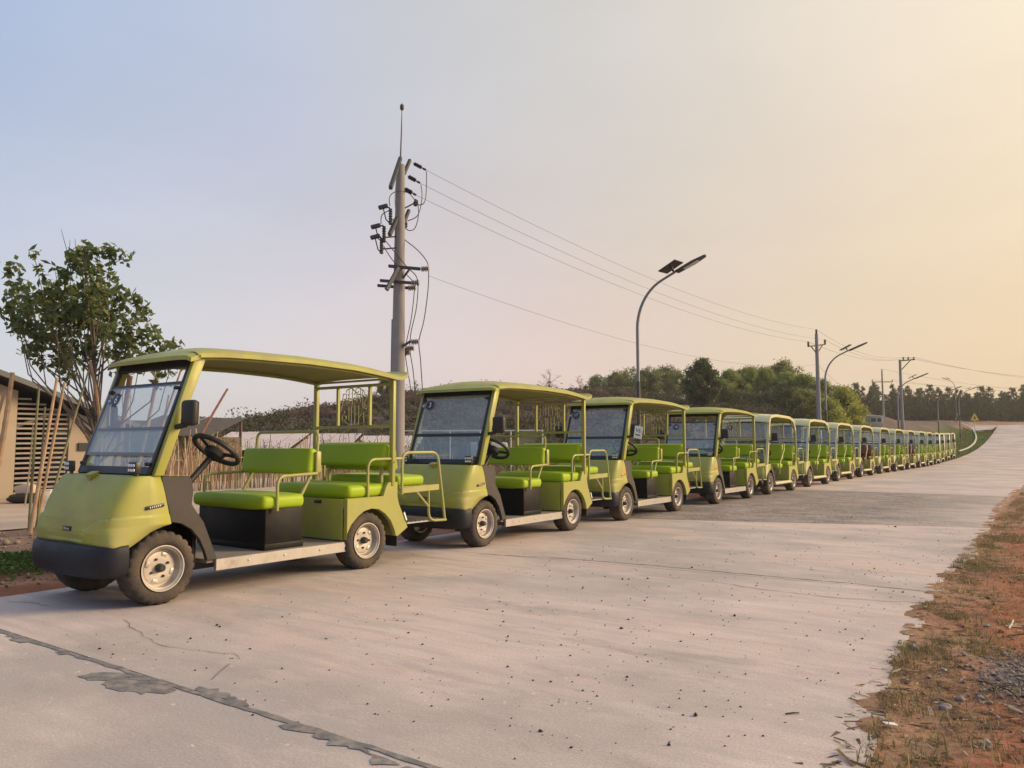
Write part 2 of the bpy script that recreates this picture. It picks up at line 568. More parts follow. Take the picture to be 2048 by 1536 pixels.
# ------------------------------------------------------------------ terrain, road, verges
def ground_mat(name, scale=1.0, bump=.5, rough=.95, attr=True, c1=None, c2=None, c3=None):
    m = bpy.data.materials.new(name)
    t, b, out = nodes_of(m)
    N, Lk = t.nodes, t.links
    b.inputs['Roughness'].default_value = rough
    b.inputs['Specular IOR Level'].default_value = .2
    tcn = N.new('ShaderNodeTexCoord')
    n1 = N.new('ShaderNodeTexNoise'); n1.inputs['Scale'].default_value = 1.3 * scale; n1.inputs['Detail'].default_value = 10; n1.inputs['Roughness'].default_value = .68
    n2 = N.new('ShaderNodeTexNoise'); n2.inputs['Scale'].default_value = 14 * scale; n2.inputs['Detail'].default_value = 8; n2.inputs['Roughness'].default_value = .7
    for n_ in (n1, n2):
        Lk.new(tcn.outputs['Object'], n_.inputs['Vector'])
    if attr:
        a = N.new('ShaderNodeAttribute'); a.attribute_name = 'tint'
        base = a.outputs['Color']
    else:
        mx = N.new('ShaderNodeMix'); mx.data_type = 'RGBA'
        mx.inputs['A'].default_value = (*c1, 1); mx.inputs['B'].default_value = (*c2, 1)
        r_ = N.new('ShaderNodeMapRange'); r_.inputs['From Min'].default_value = .35; r_.inputs['From Max'].default_value = .65
        Lk.new(n1.outputs['Fac'], r_.inputs['Value']); Lk.new(r_.outputs['Result'], mx.inputs['Factor'])
        base = mx.outputs['Result']
    r1 = N.new('ShaderNodeMapRange'); r1.inputs['From Min'].default_value = .3; r1.inputs['From Max'].default_value = .7; r1.inputs['To Min'].default_value = .72; r1.inputs['To Max'].default_value = 1.25
    Lk.new(n2.outputs['Fac'], r1.inputs['Value'])
    r0 = N.new('ShaderNodeMapRange'); r0.inputs['From Min'].default_value = .3; r0.inputs['From Max'].default_value = .7; r0.inputs['To Min'].default_value = .78; r0.inputs['To Max'].default_value = 1.2
    Lk.new(n1.outputs['Fac'], r0.inputs['Value'])
    mm = N.new('ShaderNodeMath'); mm.operation = 'MULTIPLY'
    Lk.new(r1.outputs['Result'], mm.inputs[0]); Lk.new(r0.outputs['Result'], mm.inputs[1])
    vm = N.new('ShaderNodeVectorMath'); vm.operation = 'SCALE'
    Lk.new(base, vm.inputs[0]); Lk.new(mm.outputs[0], vm.inputs['Scale'])
    Lk.new(vm.outputs[0], b.inputs['Base Color'])
    bp = N.new('ShaderNodeBump'); bp.inputs['Strength'].default_value = bump; bp.inputs['Distance'].default_value = .05 / scale
    Lk.new(n2.outputs['Fac'], bp.inputs['Height']); Lk.new(bp.outputs['Normal'], b.inputs['Normal'])
    MATS[name] = m
    return m

def concrete_mat(name, aggregate=False):
    m = bpy.data.materials.new(name)
    t, b, out = nodes_of(m)
    N, Lk = t.nodes, t.links
    b.inputs['Roughness'].default_value = .86
    b.inputs['Specular IOR Level'].default_value = .3
    tcn = N.new('ShaderNodeTexCoord')
    mp_ = N.new('ShaderNodeMapping'); mp_.inputs['Rotation'].default_value = (0, 0, ROW)     # x across the road, y along it
    Lk.new(tcn.outputs['Object'], mp_.inputs[0])
    def noise(scale, det, ro, vec=(1, 1, 1)):
        q = N.new('ShaderNodeMapping'); q.inputs['Scale'].default_value = vec
        Lk.new(mp_.outputs[0], q.inputs[0])
        n_ = N.new('ShaderNodeTexNoise'); n_.inputs['Scale'].default_value = scale; n_.inputs['Detail'].default_value = det; n_.inputs['Roughness'].default_value = ro
        Lk.new(q.outputs[0], n_.inputs['Vector'])
        return n_.outputs['Fac']
    def mr_(src, a, c, d, e):
        r_ = N.new('ShaderNodeMapRange'); r_.inputs['From Min'].default_value = a; r_.inputs['From Max'].default_value = c
        r_.inputs['To Min'].default_value = d; r_.inputs['To Max'].default_value = e
        Lk.new(src, r_.inputs['Value'])
        return r_.outputs['Result']
    def mix(a, c, f):
        mx = N.new('ShaderNodeMix'); mx.data_type = 'RGBA'
        for k, v in (('A', a), ('B', c)):
            if isinstance(v, tuple): mx.inputs[k].default_value = (*v, 1)
            else: Lk.new(v, mx.inputs[k])
        Lk.new(f, mx.inputs['Factor'])
        return mx.outputs['Result']
    big = noise(.35, 7, .6)
    mid = noise(1.7, 9, .68, (.45, 1, 1))          # drawn out across the road like broom marks
    strk = noise(9.0, 6, .7, (.10, 1, 1))
    fine = noise(85.0, 4, .7)
    c = mix((.58, .478, .422), (.405, .36, .335), mr_(big, .44, .57, 0, 1))
    c = mix(c, (.69, .575, .505), mr_(mid, .52, .66, 0, .55))
    c = mix(c, (.36, .315, .295), mr_(mid, .47, .36, 0, .8))
    c = mix(c, (.62, .47, .40), mr_(noise(.8, 6, .7, (.4, 1, 1)), .53, .64, 0, .7))      # red dust
    c = mix(c, (.44, .38, .345), mr_(strk, .47, .62, 0, .6))
    fl = noise(26.0, 3, .6, (.6, 1, 1))
    c = mix(c, (.74, .63, .55), mr_(fl, .66, .72, 0, .7))          # pale flecks
    c = mix(c, (.30, .26, .235), mr_(fl, .33, .27, 0, .55))
    if aggregate:
        vor = N.new('ShaderNodeTexVoronoi'); vor.inputs['Scale'].default_value = 34
        Lk.new(mp_.outputs[0], vor.inputs['Vector'])
        st = mix((.10, .097, .097), (.34, .31, .285), mr_(vor.outputs['Color'], .3, .9, 0, 1))
        sp = N.new('ShaderNodeSeparateXYZ'); Lk.new(mp_.outputs[0], sp.inputs[0])
        nn = noise(.9, 8, .7, (.6, 1, 1))
        ad = N.new('ShaderNodeMath'); ad.operation = 'MULTIPLY_ADD'; ad.inputs[1].default_value = 3.2
        Lk.new(nn, ad.inputs[0]); Lk.new(sp.outputs['X'], ad.inputs[2])
        # x across the road: sand has drifted over its right-hand margin
        f = mr_(ad.outputs[0], -1.2, .6, 1, 0)
        f2 = N.new('ShaderNodeMath'); f2.operation = 'MULTIPLY'
        Lk.new(f, f2.inputs[0]); Lk.new(mr_(noise(3.0, 8, .75, (.5, 1, 1)), .32, .62, .30, .95), f2.inputs[1])
        c = mix(c, st, f2.outputs[0])
    vm = N.new('ShaderNodeVectorMath'); vm.operation = 'SCALE'
    Lk.new(c, vm.inputs[0]); Lk.new(mr_(fine, .3, .7, .80, 1.20), vm.inputs['Scale'])
    Lk.new(vm.outputs[0], b.inputs['Base Color'])
    bp = N.new('ShaderNodeBump'); bp.inputs['Strength'].default_value = .22 if not aggregate else .9; bp.inputs['Distance'].default_value = .005 if not aggregate else .015
    hs = N.new('ShaderNodeMath'); hs.operation = 'ADD'
    Lk.new(fine, hs.inputs[0]); Lk.new(strk, hs.inputs[1])
    Lk.new(hs.outputs[0], bp.inputs['Height']); Lk.new(bp.outputs['Normal'], b.inputs['Normal'])
    MATS[name] = m
    return m
ground_mat('terrain')
ground_mat('soil', scale=2.2, bump=.7)
concrete_mat('concrete')
concrete_mat('concrete_worn', True)
mat('tar', (.17, .165, .16), .8, noise=.3, nscale=8, dirt=(.40, .335, .29), dirt_amt=.8, dscale=11)
mat('crack', (.16, .135, .12), .9)
mat('yard_concrete', (.52, .42, .33), .85, noise=.2, nscale=1.2, dirt=(.40, .30, .22), dirt_amt=.5, dscale=.8, bump=.1)
mat('kerb_concrete', (.60, .56, .50), .85, noise=.15, nscale=2)
leaf_mat('leaf', .35)
scrub_mat('scrub')
leaf_mat('dry_blade', .3, .8)

def spaced(a, b, st, far):
    """dense from a to b, growing outside"""
    xs = list(np.arange(a, b + .01, st))
    d, p = st, xs[-1]
    while p < far:
        d *= 1.35; p += d; xs.append(p)
    d, p = st, xs[0]
    while p > -far:
        d *= 1.35; p -= d; xs.insert(0, p)
    return np.array(xs)
gx, gy = spaced(-50, 110, .8, 450), spaced(-4, 150, .8, 450)
GX, GY = np.meshgrid(gx, gy, indexing='ij')
GZ = ground_z(GX, GY)
GU, GV = UV(GX, GY)
inroad = ((GV > -7.6) & (GV < -.2) & (GU < 119) & (GU > -14)) | ((GU > 109) & (GU < 119) & (GV > -46) & (GV < -.2))
GZ = GZ - .03 - .22 * inroad
noi = vnoise(GX, GY, 5, 7) * .6 + vnoise(GX, GY, 1.7, 8) * .4
red = np.array([.30, .135, .075]); dust = np.array([.36, .25, .17]); scrub = np.array([.13, .09, .07]); olive = np.array([.095, .088, .045])
spoil = np.array([.14, .108, .093]); grass = np.array([.055, .085, .022]); floor_ = np.array([.05, .045, .025])
def lerp(a, b, k):
    return a * (1 - k[..., None]) + b * k[..., None]
CO = lerp(np.broadcast_to(dust, GX.shape + (3,)), np.broadcast_to(red, GX.shape + (3,)), sm(-16, -9, GV) * sm(.35, .6, noi))
CO = lerp(CO, np.broadcast_to(red, CO.shape), sm(-1, 2, GV) * .9)
kh = sm(26, 44, GY) * sm(11, 17, -GV)
CO = lerp(CO, lerp(np.broadcast_to(scrub, CO.shape), np.broadcast_to(olive, CO.shape), sm(.4, .62, noi)), kh)
ks = sm(14, 24, GX) * sm(50, 62, GY) * sm(120, 112, GY) * 0
ks = sm(18, 30, GX) * sm(45, 60, GY) * (1 - sm(118, 126, GY)) * sm(9, 13, -GV)
CO = lerp(CO, np.broadcast_to(spoil, CO.shape), ks * .85)
kg = sm(58, 64, GU) * (1 - sm(108, 112, GU)) * sm(-13, -11, GV) * (1 - sm(-7, -6, GV))
CO = lerp(CO, np.broadcast_to(grass, CO.shape), kg)
CO = lerp(CO, np.broadcast_to(floor_, CO.shape), sm(112, 124, GY))
ni, nj = GX.shape
I = np.arange(ni * nj).reshape(ni, nj)
Fq = np.stack([I[:-1, :-1], I[1:, :-1], I[1:, 1:], I[:-1, 1:]], -1).reshape(-1, 4)
terrain = mesh_obj('ground', np_mesh('ground', np.stack([GX, GY, GZ], -1).reshape(-1, 3), Fq, MATS['terrain'], CO.reshape(-1, 3), smooth=True))
tag(terrain, kind='structure')

# ---- the concrete road: bed with slabs on it
JOINTS = [(-9.0, 0), (-2.6, 0), (2.27, 0.0), (7.3, .08), (13.45, .36), (22.2, 0.05)] + [(22.2 + 5.4 * k, 0) for k in range(1, 18)] + [(119.0, 0)]
JOINTS = [j for i, j in enumerate(JOINTS) if i == 0 or j[0] - JOINTS[i - 1][0] > 2.5]
VL = -6.95
def edge_r(u):
    base = float(np.interp(u, [2, 3.2, 5, 7, 11, 18.7, 30], [-.60, -.67, -.80, -.92, -.92, -1.10, -1.13]))
    return base + .07 * (float(vnoise(u, 0, .55, 3)) - .5) + .10 * (float(vnoise(u, 5, 2.2, 4)) - .5) + .08 * (float(vnoise(u, 9, .19, 6)) - .5) + .05 * (float(vnoise(u, 3, .08, 7)) - .5)
bedv = []
us = np.arange(-9, 119.1, 1.0)
road = MB()
vs_ = [W(u, v, float(road_z(u)) - .022) for u in us for v in (VL - .05, -4, -1.0)]
road.add(vs_, [(i * 3 + j, i * 3 + j + 1, (i + 1) * 3 + j + 1, (i + 1) * 3 + j) for i in range(len(us) - 1) for j in range(2)])
road_o = tag(road.build('road', MATS['tar'], None, smooth=0), kind='structure')
for q in range(len(JOINTS) - 1):
    (a, ka), (b, kb) = JOINTS[q], JOINTS[q + 1]
    nu = max(4, int((b - a) / (.05 if a < 14 else .12 if a < 30 else .9)))
    cols = np.concatenate([np.linspace(VL, -1.55, 9), [-1.1]])
    mb = MB()
    V, Fc = [], []
    nc = len(cols) + 1
    for i in range(nu + 1):
        t = i / nu
        for j in range(nc):
            v = cols[j] if j < nc - 1 else None
            u0 = lambda vv: a + ka * (vv + .95) + .007
            u1 = lambda vv: b + kb * (vv + .95) - .007
            vv = v if v is not None else -.93
            u = u0(vv) * (1 - t) + u1(vv) * t
            if v is None:
                vv = edge_r(u)
            elif v == -1.1:
                vv = edge_r(u) - .16
            if j == 0:
                vv = VL + .06 * (float(vnoise(u, 2, .5, 9)) - .5)
            V.append(W(u, vv, float(road_z(u)) + (.0005 * (float(vnoise(u, vv, .8, 2)) - .5))))
    n0 = len(V)
    Fc += [(i * nc + j, i * nc + j + 1, (i + 1) * nc + j + 1, (i + 1) * nc + j) for i in range(nu) for j in range(nc - 1)]
    ring = [i * nc for i in range(nu)] + [nu * nc + j for j in range(nc - 1)] + [i * nc + nc - 1 for i in range(nu, 0, -1)] + [j for j in range(nc - 1, 0, -1)]
    V += [V[i] + Vector((0, 0, -.075)) for i in ring]
    Fc += [(ring[k], ring[(k + 1) % len(ring)], n0 + (k + 1) % len(ring), n0 + k) for k in range(len(ring))]
    mb.add(V, Fc)
    sl = mb.build('slab', MATS['concrete_worn'] if abs(a - 13.45) < .1 else MATS['concrete'], road_o, smooth=30)
    if abs(a - 13.45) < .1:
        sl['label'] = 'worn dark slab with exposed gravel'

# side road meeting it far away, with pale kerbs and grass
mb = MB()
vv = np.linspace(-46, -6.9, 28)
def side_u(v):
    return 112.5 - .0 * v
def corner(v):
    return 5.0 * max(0, 1 - math.sqrt(max(0, 1 - ((v + 12.5) / 5.6) ** 2))) if v > -12.5 else 0
V = []
for v in vv:
    V += [W(side_u(v) - min(corner(v), 5), v, float(road_z(side_u(v))) + .0), W(118.6, v, float(road_z(118)) + .0)]
mb.add(V, [(2 * i, 2 * i + 2, 2 * i + 3, 2 * i + 1) for i in range(len(vv) - 1)])
tag(mb.build('side_road', MATS['concrete'], None, smooth=0), kind='structure')
kb = MB()
pts = [W(side_u(v) - min(corner(v), 5) - .15, v, float(road_z(side_u(v) - min(corner(v), 5))) + .06) for v in np.linspace(-40, -8.0, 40)]
for a, b in zip(pts[:-1], pts[1:]):
    kb.bar(a, b, .22, .26, side=(0, 0, 1))
tag(kb.build('side_road_kerb', MATS['kerb_concrete'], None), kind='structure')
for (q0, q1, q2) in (((1506, 0), (0, 0), (0, 0)),):
    pass
kb = MB()
pth = [at(1918, 902, 72), at(1935, 890, 76), at(1948, 879, 82), at(1954, 870, 90), at(1945, 864, 97), at(1925, 862, 100)]
pth = round_path(pth, 8, 4)
for a, b in zip(pth[:-1], pth[1:]):
    a.z, b.z = gz(a.x, a.y) + .05, gz(b.x, b.y) + .05
    kb.bar(a, b, .16, .14, side=(0, 0, 1))
tag(kb.build('path_kerb', MATS['kerb_concrete'], None), kind='structure')

# ---- tar that ran from the joint, and cracks
def Gp(px, py, z=.0):
    a, b = (px - 1024) / F_PX, (768 - py) / F_PX
    d = Vector((a, math.cos(PITCH) - b * math.sin(PITCH), math.sin(PITCH) + b * math.cos(PITCH)))
    return Vector((0, 0, CAM_H)) + d * ((z - CAM_H) / d.z)
def flat_poly(name, pts, z, m, parent=None, jit=.009):
    P = [Gp(x, y, z) for x, y in pts]
    out = []
    n = len(P)
    for i in range(n):
        a, b = P[i], P[(i + 1) % n]
        k = max(1, int((b - a).length / .035))
        for q in range(k):
            c = a.lerp(b, q / k)
            out.append(Vector((c.x + rng.normal() * jit, c.y + rng.normal() * jit, z)))
    b = bmesh.new()
    f = b.faces.new([b.verts.new(p) for p in out])
    bmesh.ops.triangulate(b, faces=[f])
    return MB().bm(b).build(name, m, parent, smooth=0)
STAINS = [
    [(152, 1353), (185, 1345), (225, 1343), (262, 1350), (300, 1352), (340, 1368), (352, 1380), (330, 1386), (300, 1384), (283, 1388), (255, 1382), (225, 1380), (205, 1368), (215, 1360), (175, 1360)],
    [(385, 1378), (430, 1392), (470, 1408), (500, 1412), (495, 1404), (440, 1382), (400, 1372)],
    [(555, 1452), (585, 1446), (600, 1442), (640, 1460), (625, 1466), (596, 1460), (570, 1458)],
    [(625, 1472), (640, 1464), (700, 1484), (735, 1500), (770, 1516), (800, 1530), (770, 1528), (745, 1530), (740, 1520), (755, 1512), (720, 1498), (690, 1492), (660, 1490), (665, 1482)],
    [(12, 1268), (40, 1272), (70, 1282), (45, 1284), (28, 1280)], [(110, 1303), (135, 1303), (142, 1308), (118, 1310)], [(790, 1536), (830, 1536), (900, 1560), (830, 1560)],
    [(250, 1353), (330, 1360), (352, 1368), (300, 1366)],
]
for st in STAINS:
    flat_poly('tar_stain', st, .0025 + .0002 * STAINS.index(st), MATS['tar'], road_o)
def crack(pts, w0, w1, name='crack', m='crack', z=.0035, jit=.02):
    P = [Gp(x, y, z) if isinstance(x, (int, float)) and y > 50 else W(x, y, z) for x, y in pts]
    out = []
    for a, b in zip(P[:-1], P[1:]):
        k = max(1, int((b - a).length / .07))
        out += [a.lerp(b, q / k) for q in range(k)]
    out.append(P[-1])
    L, Rr = [], []
    for i, p in enumerate(out):
        t = (out[min(i + 1, len(out) - 1)] - out[max(i - 1, 0)]).normalized()
        n = Vector((-t.y, t.x, 0))
        p = p + n * rng.normal() * jit
        wd = rng.uniform(w0, w1)
        L.append(p + n * wd); Rr.append(p - n * wd)
    n = len(L)
    MB().add(L + Rr, [(i, i + 1, n + i + 1, n + i) for i in range(n - 1)]).build(name, MATS[m], road_o, smooth=0)
crack([(-20, 1255), (0, 1262), (440, 1400), (900, 1545)], .012, .022, 'joint_seal', 'tar', .0030, .004)
crack([(250, 1238), (262, 1252), (300, 1278), (318, 1290), (400, 1302), (470, 1306), (480, 1318)], .0008, .0026, z=.0034, jit=.008)
crack([(960, 1108), (1120, 1116), (1300, 1130), (1460, 1145), (1700, 1166), (1850, 1182)], .004, .012, 'joint_seal', 'tar', .0031, .004)
crack([(1270, 1148), (1330, 1154), (1440, 1165), (1520, 1178), (1680, 1196), (1850, 1206)], .002, .006, z=.0036, jit=.008)
crack([(20, 1172 + 30), (60, 1205), (100, 1212)], .002, .004, z=.0037, jit=.006)

# ---- loose grit on the road
def stones(n, U, Vr, size, z0=0.0):
    """n small irregular stones; returns arrays"""
    base = np.array([[1, 0, 0], [-1, 0, 0], [0, 1, 0], [0, -1, 0], [0, 0, 1], [0, 0, -1.]])
    tri = np.array([[0, 2, 4], [2, 1, 4], [1, 3, 4], [3, 0, 4], [2, 0, 5], [1, 2, 5], [3, 1, 5], [0, 3, 5]])
    V = np.repeat(base[None], n, 0) * (size[:, None, None] * rng.uniform(.55, 1.3, (n, 6, 1)))
    V[:, :, 2] *= .7
    a = rng.uniform(0, 6.3, n); c, s = np.cos(a)[:, None], np.sin(a)[:, None]
    x, y = V[:, :, 0] * c - V[:, :, 1] * s, V[:, :, 0] * s + V[:, :, 1] * c
    X = U * RS + Vr * RC; Y = U * RC - Vr * RS
    zz = road_z(U) + z0 + size * .35
    P = np.stack([x + X[:, None], y + Y[:, None], V[:, :, 2] + zz[:, None]], -1).reshape(-1, 3)
    Ff = (tri[None] + (np.arange(n) * 6)[:, None, None]).reshape(-1, 3)
    return P, Ff
mat('grit', (.05, .042, .036), .9, noise=.4, nscale=30)
mat('grey_stone', (.22, .185, .16), .95, noise=.45, nscale=14, col2=(.34, .285, .24))
n = 1100
U = 2.2 + 13 * rng.beta(1.1, 2.0, n); Vv = -1.0 - 5.0 * rng.beta(1.0, 1.7, n)
Sz = np.exp(rng.normal(math.log(.0046), .42, n)) * (1 + .6 * (rng.random(n) < .05))
P, Ff = stones(n, U, Vv, Sz)
tag(mesh_obj('road_grit', np_mesh('road_grit', P, Ff, MATS['grit'])), 'small dark grit scattered over the concrete road', 'gravel', kind='stuff')

# ---- right-hand verge: red soil with its own relief
def soil_h(u, v):
    d = np.asarray(v) + np.interp(u, [2, 3.2, 5, 7, 11, 18.7, 30], [.60, .67, .80, .92, .92, 1.10, 1.13])
    spill = sm(-.24, -.02, d) * (1 - sm(-.02, .12, d))
    return -.014 + .030 * spill * (vnoise(u, v, .16, 15) * .6 + vnoise(u, v, .055, 16) * .4) + .035 * sm(0, .9, d) * (vnoise(u, v, .7, 11) - .35) + .022 * (vnoise(u, v, .19, 12) - .5) * sm(-.1, .3, d) + .010 * (vnoise(u, v, .07, 13) - .5) + .05 * sm(.8, 3, d) * vnoise(u, v, 1.6, 14)
def sheet(name, u0, u1, du, v0, v1, dv, hf, colf, m):
    U_, V_ = np.meshgrid(np.arange(u0, u1 + du / 2, du), np.arange(v0, v1 + dv / 2, dv), indexing='ij')
    Z_ = hf(U_, V_) + road_z(U_)
    X_, Y_ = U_ * RS + V_ * RC, U_ * RC - V_ * RS
    ni, nj = U_.shape
    I = np.arange(ni * nj).reshape(ni, nj)
    Fq = np.stack([I[:-1, :-1], I[1:, :-1], I[1:, 1:], I[:-1, 1:]], -1).reshape(-1, 4)
    return mesh_obj(name, np_mesh(name, np.stack([X_, Y_, Z_], -1).reshape(-1, 3), Fq, m, colf(U_, V_).reshape(-1, 3), smooth=True))
def verge_col(U_, V_):
    d = V_ + np.interp(U_, [2, 3.2, 5, 7, 11], [.60, .67, .80, .92, .92])
    nn = vnoise(U_, V_, .9, 21) * .5 + vnoise(U_, V_, .3, 22) * .3 + vnoise(U_, V_, .1, 23) * .2
    k = sm(.05, .60, d + (nn - .5) * 1.1)
    c = lerp(np.broadcast_to(np.array([.34, .20, .125]), U_.shape + (3,)), np.broadcast_to(np.array([.37, .135, .07]), U_.shape + (3,)), k)
    c = lerp(c, np.broadcast_to(np.array([.25, .15, .10]), c.shape), sm(.52, .66, nn) * .6)
    g = np.exp(-(((U_ - 4.95) / .55) ** 2 + ((V_ + .12) / .32) ** 2))
    return lerp(c, np.broadcast_to(np.array([.27, .22, .185]), c.shape), sm(.15, .7, g))
vg = sheet('verge_soil', 2.0, 26, .055, -1.25, 3.4, .055, soil_h, verge_col, MATS['soil'])
tag(vg, kind='structure')

def blades(U, Vr, H, Wd, cols, zf, name, label, lean=.6, m='dry_blade'):
    n = len(U)
    X = U * RS + Vr * RC; Y = U * RC - Vr * RS
    Z = zf(U, Vr)
    a = rng.uniform(0, 6.3, n); le = rng.uniform(.2, 1, n) * lean
    dx, dy = np.cos(a), np.sin(a)
    b = a + rng.normal(1.57, .4, n)
    wx, wy = np.cos(b) * Wd, np.sin(b) * Wd
    P0 = np.stack([X - wx, Y - wy, Z], -1); P1 = np.stack([X + wx, Y + wy, Z], -1)
    mx, my, mz = X + dx * H * le * .4, Y + dy * H * le * .4, Z + H * .6
    P2 = np.stack([mx + wx * .8, my + wy * .8, mz], -1); P3 = np.stack([mx - wx * .8, my - wy * .8, mz], -1)
    tx, ty, tz = X + dx * H * le, Y + dy * H * le, Z + H * (1 - .35 * le)
    P4 = np.stack([tx + wx * .15, ty + wy * .15, tz], -1); P5 = np.stack([tx - wx * .15, ty - wy * .15, tz], -1)
    P = np.stack([P0, P1, P2, P3, P4, P5], 1).reshape(-1, 3)
    o = np.arange(n)[:, None] * 6
    Fq = np.concatenate([o + np.array([[0, 1, 2, 3]]), o + np.array([[3, 2, 4, 5]])])
    C = np.repeat(cols, 6, 0)
    return tag(mesh_obj(name, np_mesh(name, P, Fq, MATS[m], C)), label, 'grass', kind='stuff')
def clumped(n, u0, u1, vf, thr, seed):
    U = u0 + (u1 - u0) * rng.random(n) ** 1.5
    d = rng.gamma(1.7, .22, n)
    V_ = vf + d + np.interp(U, [2, 3.2, 5, 7, 11], [.33, .26, .13, .0, .0])
    k = vnoise(U, V_, .55, seed) * .6 + vnoise(U, V_, .16, seed + 1) * .4
    keep = k > thr
    return U[keep], V_[keep]
U, Vr = clumped(70000, 2.3, 24, -1.0, .50, 31)
n = len(U)
dryc = np.array([.30, .215, .135]); dry2 = np.array([.20, .135, .085]); grn = np.array([.15, .135, .065])
mixk = vnoise(U, Vr, .6, 37)
cols = np.where((mixk + rng.normal(0, .10, n) > .66)[:, None], grn, np.where(rng.random(n)[:, None] < .5, dryc, dry2)) * rng.uniform(.7, 1.25, (n, 1))
blades(U, Vr, rng.uniform(.008, .028, n) * (1 + .7 * (mixk > .62)), rng.uniform(.0012, .0026, n), cols, lambda u, v: soil_h(u, v) + road_z(u) - .004, 'verge_grass', 'dry trampled grass along the right edge of the road', lean=1.6)
U, Vr = clumped(6000, 2.3, 16, -.98, .62, 131)
n = len(U)
cols = np.where(rng.random(n)[:, None] < .4, np.array([.11, .12, .05]), np.array([.30, .235, .14])) * rng.uniform(.7, 1.25, (n, 1))
blades(U, Vr, rng.uniform(.03, .085, n), rng.uniform(.0014, .003, n), cols, lambda u, v: soil_h(u, v) + road_z(u) - .004, 'verge_tufts', 'upright tufts of dry and green grass along the right verge', lean=.9)
# litter of straw and chips lying on the soil
n = 6500
U = 2.4 + 14 * rng.random(n) ** 1.6; Vr = -.9 + 2.6 * rng.random(n) ** 1.2
cols = np.where(rng.random(n)[:, None] < .3, np.array([.50, .42, .28]), np.array([.16, .11, .075])) * rng.uniform(.6, 1.2, (n, 1))
X = U * RS + Vr * RC; Y = U * RC - Vr * RS; Z = soil_h(U, Vr) + road_z(U) + .006
a = rng.uniform(0, 6.3, n); L = np.exp(rng.normal(math.log(.022), .5, n)); wd = L * rng.uniform(.04, .2, n) + .0012
dx, dy = np.cos(a) * L, np.sin(a) * L; wx, wy = -np.sin(a) * wd, np.cos(a) * wd
tz = rng.normal(0, .12, n) * L
P = np.stack([np.stack([X - dx - wx, Y - dy - wy, Z], -1), np.stack([X + dx - wx, Y + dy - wy, Z + tz], -1), np.stack([X + dx + wx, Y + dy + wy, Z + tz + .003], -1), np.stack([X - dx + wx, Y - dy + wy, Z + .003], -1)], 1).reshape(-1, 3)
tag(mesh_obj('straw_litter', np_mesh('straw_litter', P, np.arange(n * 4).reshape(n, 4), MATS['dry_blade'], np.repeat(cols, 4, 0))), 'bits of straw and bark littering the red soil', 'litter', kind='stuff')
# grey rubble spill and clods
n = 2600
g1, g2 = rng.normal(4.95, .36, n), rng.normal(-.08, .19, n)
Sz = np.minimum(np.exp(rng.normal(math.log(.0065), .55, n)), .022)
P, Ff = stones(n, g1, g2, Sz)
P[:, 2] += np.repeat(soil_h(g1, g2) + .004, 6)
tag(mesh_obj('rubble', np_mesh('rubble', P, Ff, MATS['grey_stone'])), 'spill of grey crushed rubble on the red verge', 'rubble', kind='stuff')
n = 900
cu, cv = 2.3 + 16 * rng.random(n) ** 1.5, -.75 + 3.2 * rng.random(n)
Sz = np.exp(rng.normal(math.log(.008), .5, n))
mat('clod', (.26, .12, .07), .95, noise=.4, nscale=20, col2=(.15, .09, .065))
P, Ff = stones(n, cu, cv, Sz)
P[:, 2] += np.repeat(soil_h(cu, cv) + .002, 6)
tag(mesh_obj('soil_clods', np_mesh('soil_clods', P, Ff, MATS['clod'])), 'crumbly red clods on the right-hand verge', 'soil', kind='stuff')

def rock(name, u, v, r, m, label, sq=.75, cat='stone', zoff=0.0):
    b = bmesh.new()
    bmesh.ops.create_icosphere(b, subdivisions=2, radius=r)
    sd = rng.uniform(0, 50)
    for x in b.verts:
        k = .60 + .75 * float(vnoise(x.co.x / r * 1.3 + sd, x.co.y / r * 1.3 + x.co.z / r * 2.1, 1.0, 3))
        x.co = Vector((x.co.x * k, x.co.y * k * .85, x.co.z * k * sq))
    o = MB().bm(b).build(name, m, None, smooth=0)
    p = W(u, v, float(soil_h(u, v) + road_z(u)) + r * .45 * sq + zoff)
    o.location = p; o.rotation_euler = (0, 0, rng.uniform(0, 6))
    return tag(o, label, cat)
def uvp(px, py):
    p = Gp(px, py); return UV(p.x, p.y)
rock('stone', *uvp(1830, 1297), .026, MATS['grey_stone'], 'round dark stone standing alone at the ragged road edge')
rock('stone', *uvp(1972, 1490), .028, MATS['grey_stone'], 'largest grey stone at the lower tip of the rubble spill')
rock('stone', *uvp(1890, 1412), .032, MATS['grey_stone'], 'broad grey stone at the left end of the rubble spill', sq=.45)
rock('stone', *uvp(1920, 1398), .024, MATS['grey_stone'], 'pale grey stone at the top of the rubble spill', sq=.6)
rock('stone', *uvp(1975, 1251), .026, MATS['grey_stone'], 'flat dark stone in the red soil beside the white stick', sq=.4)
rock('stone', *uvp(2004, 1262), .024, MATS['clod'], 'dark clod in the red soil below the white stick', sq=.6)
mat('pale_wood', (.62, .53, .36), .8, noise=.2, nscale=20)
mat('dark_twig', (.045, .035, .032), .85, noise=.3, nscale=20)
def stick(name, p0, p1, r, m, label, flat=1.0):
    a, b = Gp(*p0), Gp(*p1)
    for p in (a, b):
        u, v = UV(p.x, p.y); p.z = float(soil_h(u, v) if v > -.95 else 0) + float(road_z(u)) + r * .9 + .002
    mid = (a + b) / 2 + Vector((rng.normal() * .004, rng.normal() * .004, .002))
    return tag(MB().tube([a, mid, b], [r, r * 1.05, r * .8], n=6).build(name, m), label, 'stick')
stick('stick', (2026, 1240), (2018, 1256), .007, MATS['pale_wood'], 'pale split stick standing out on the red soil at the right')
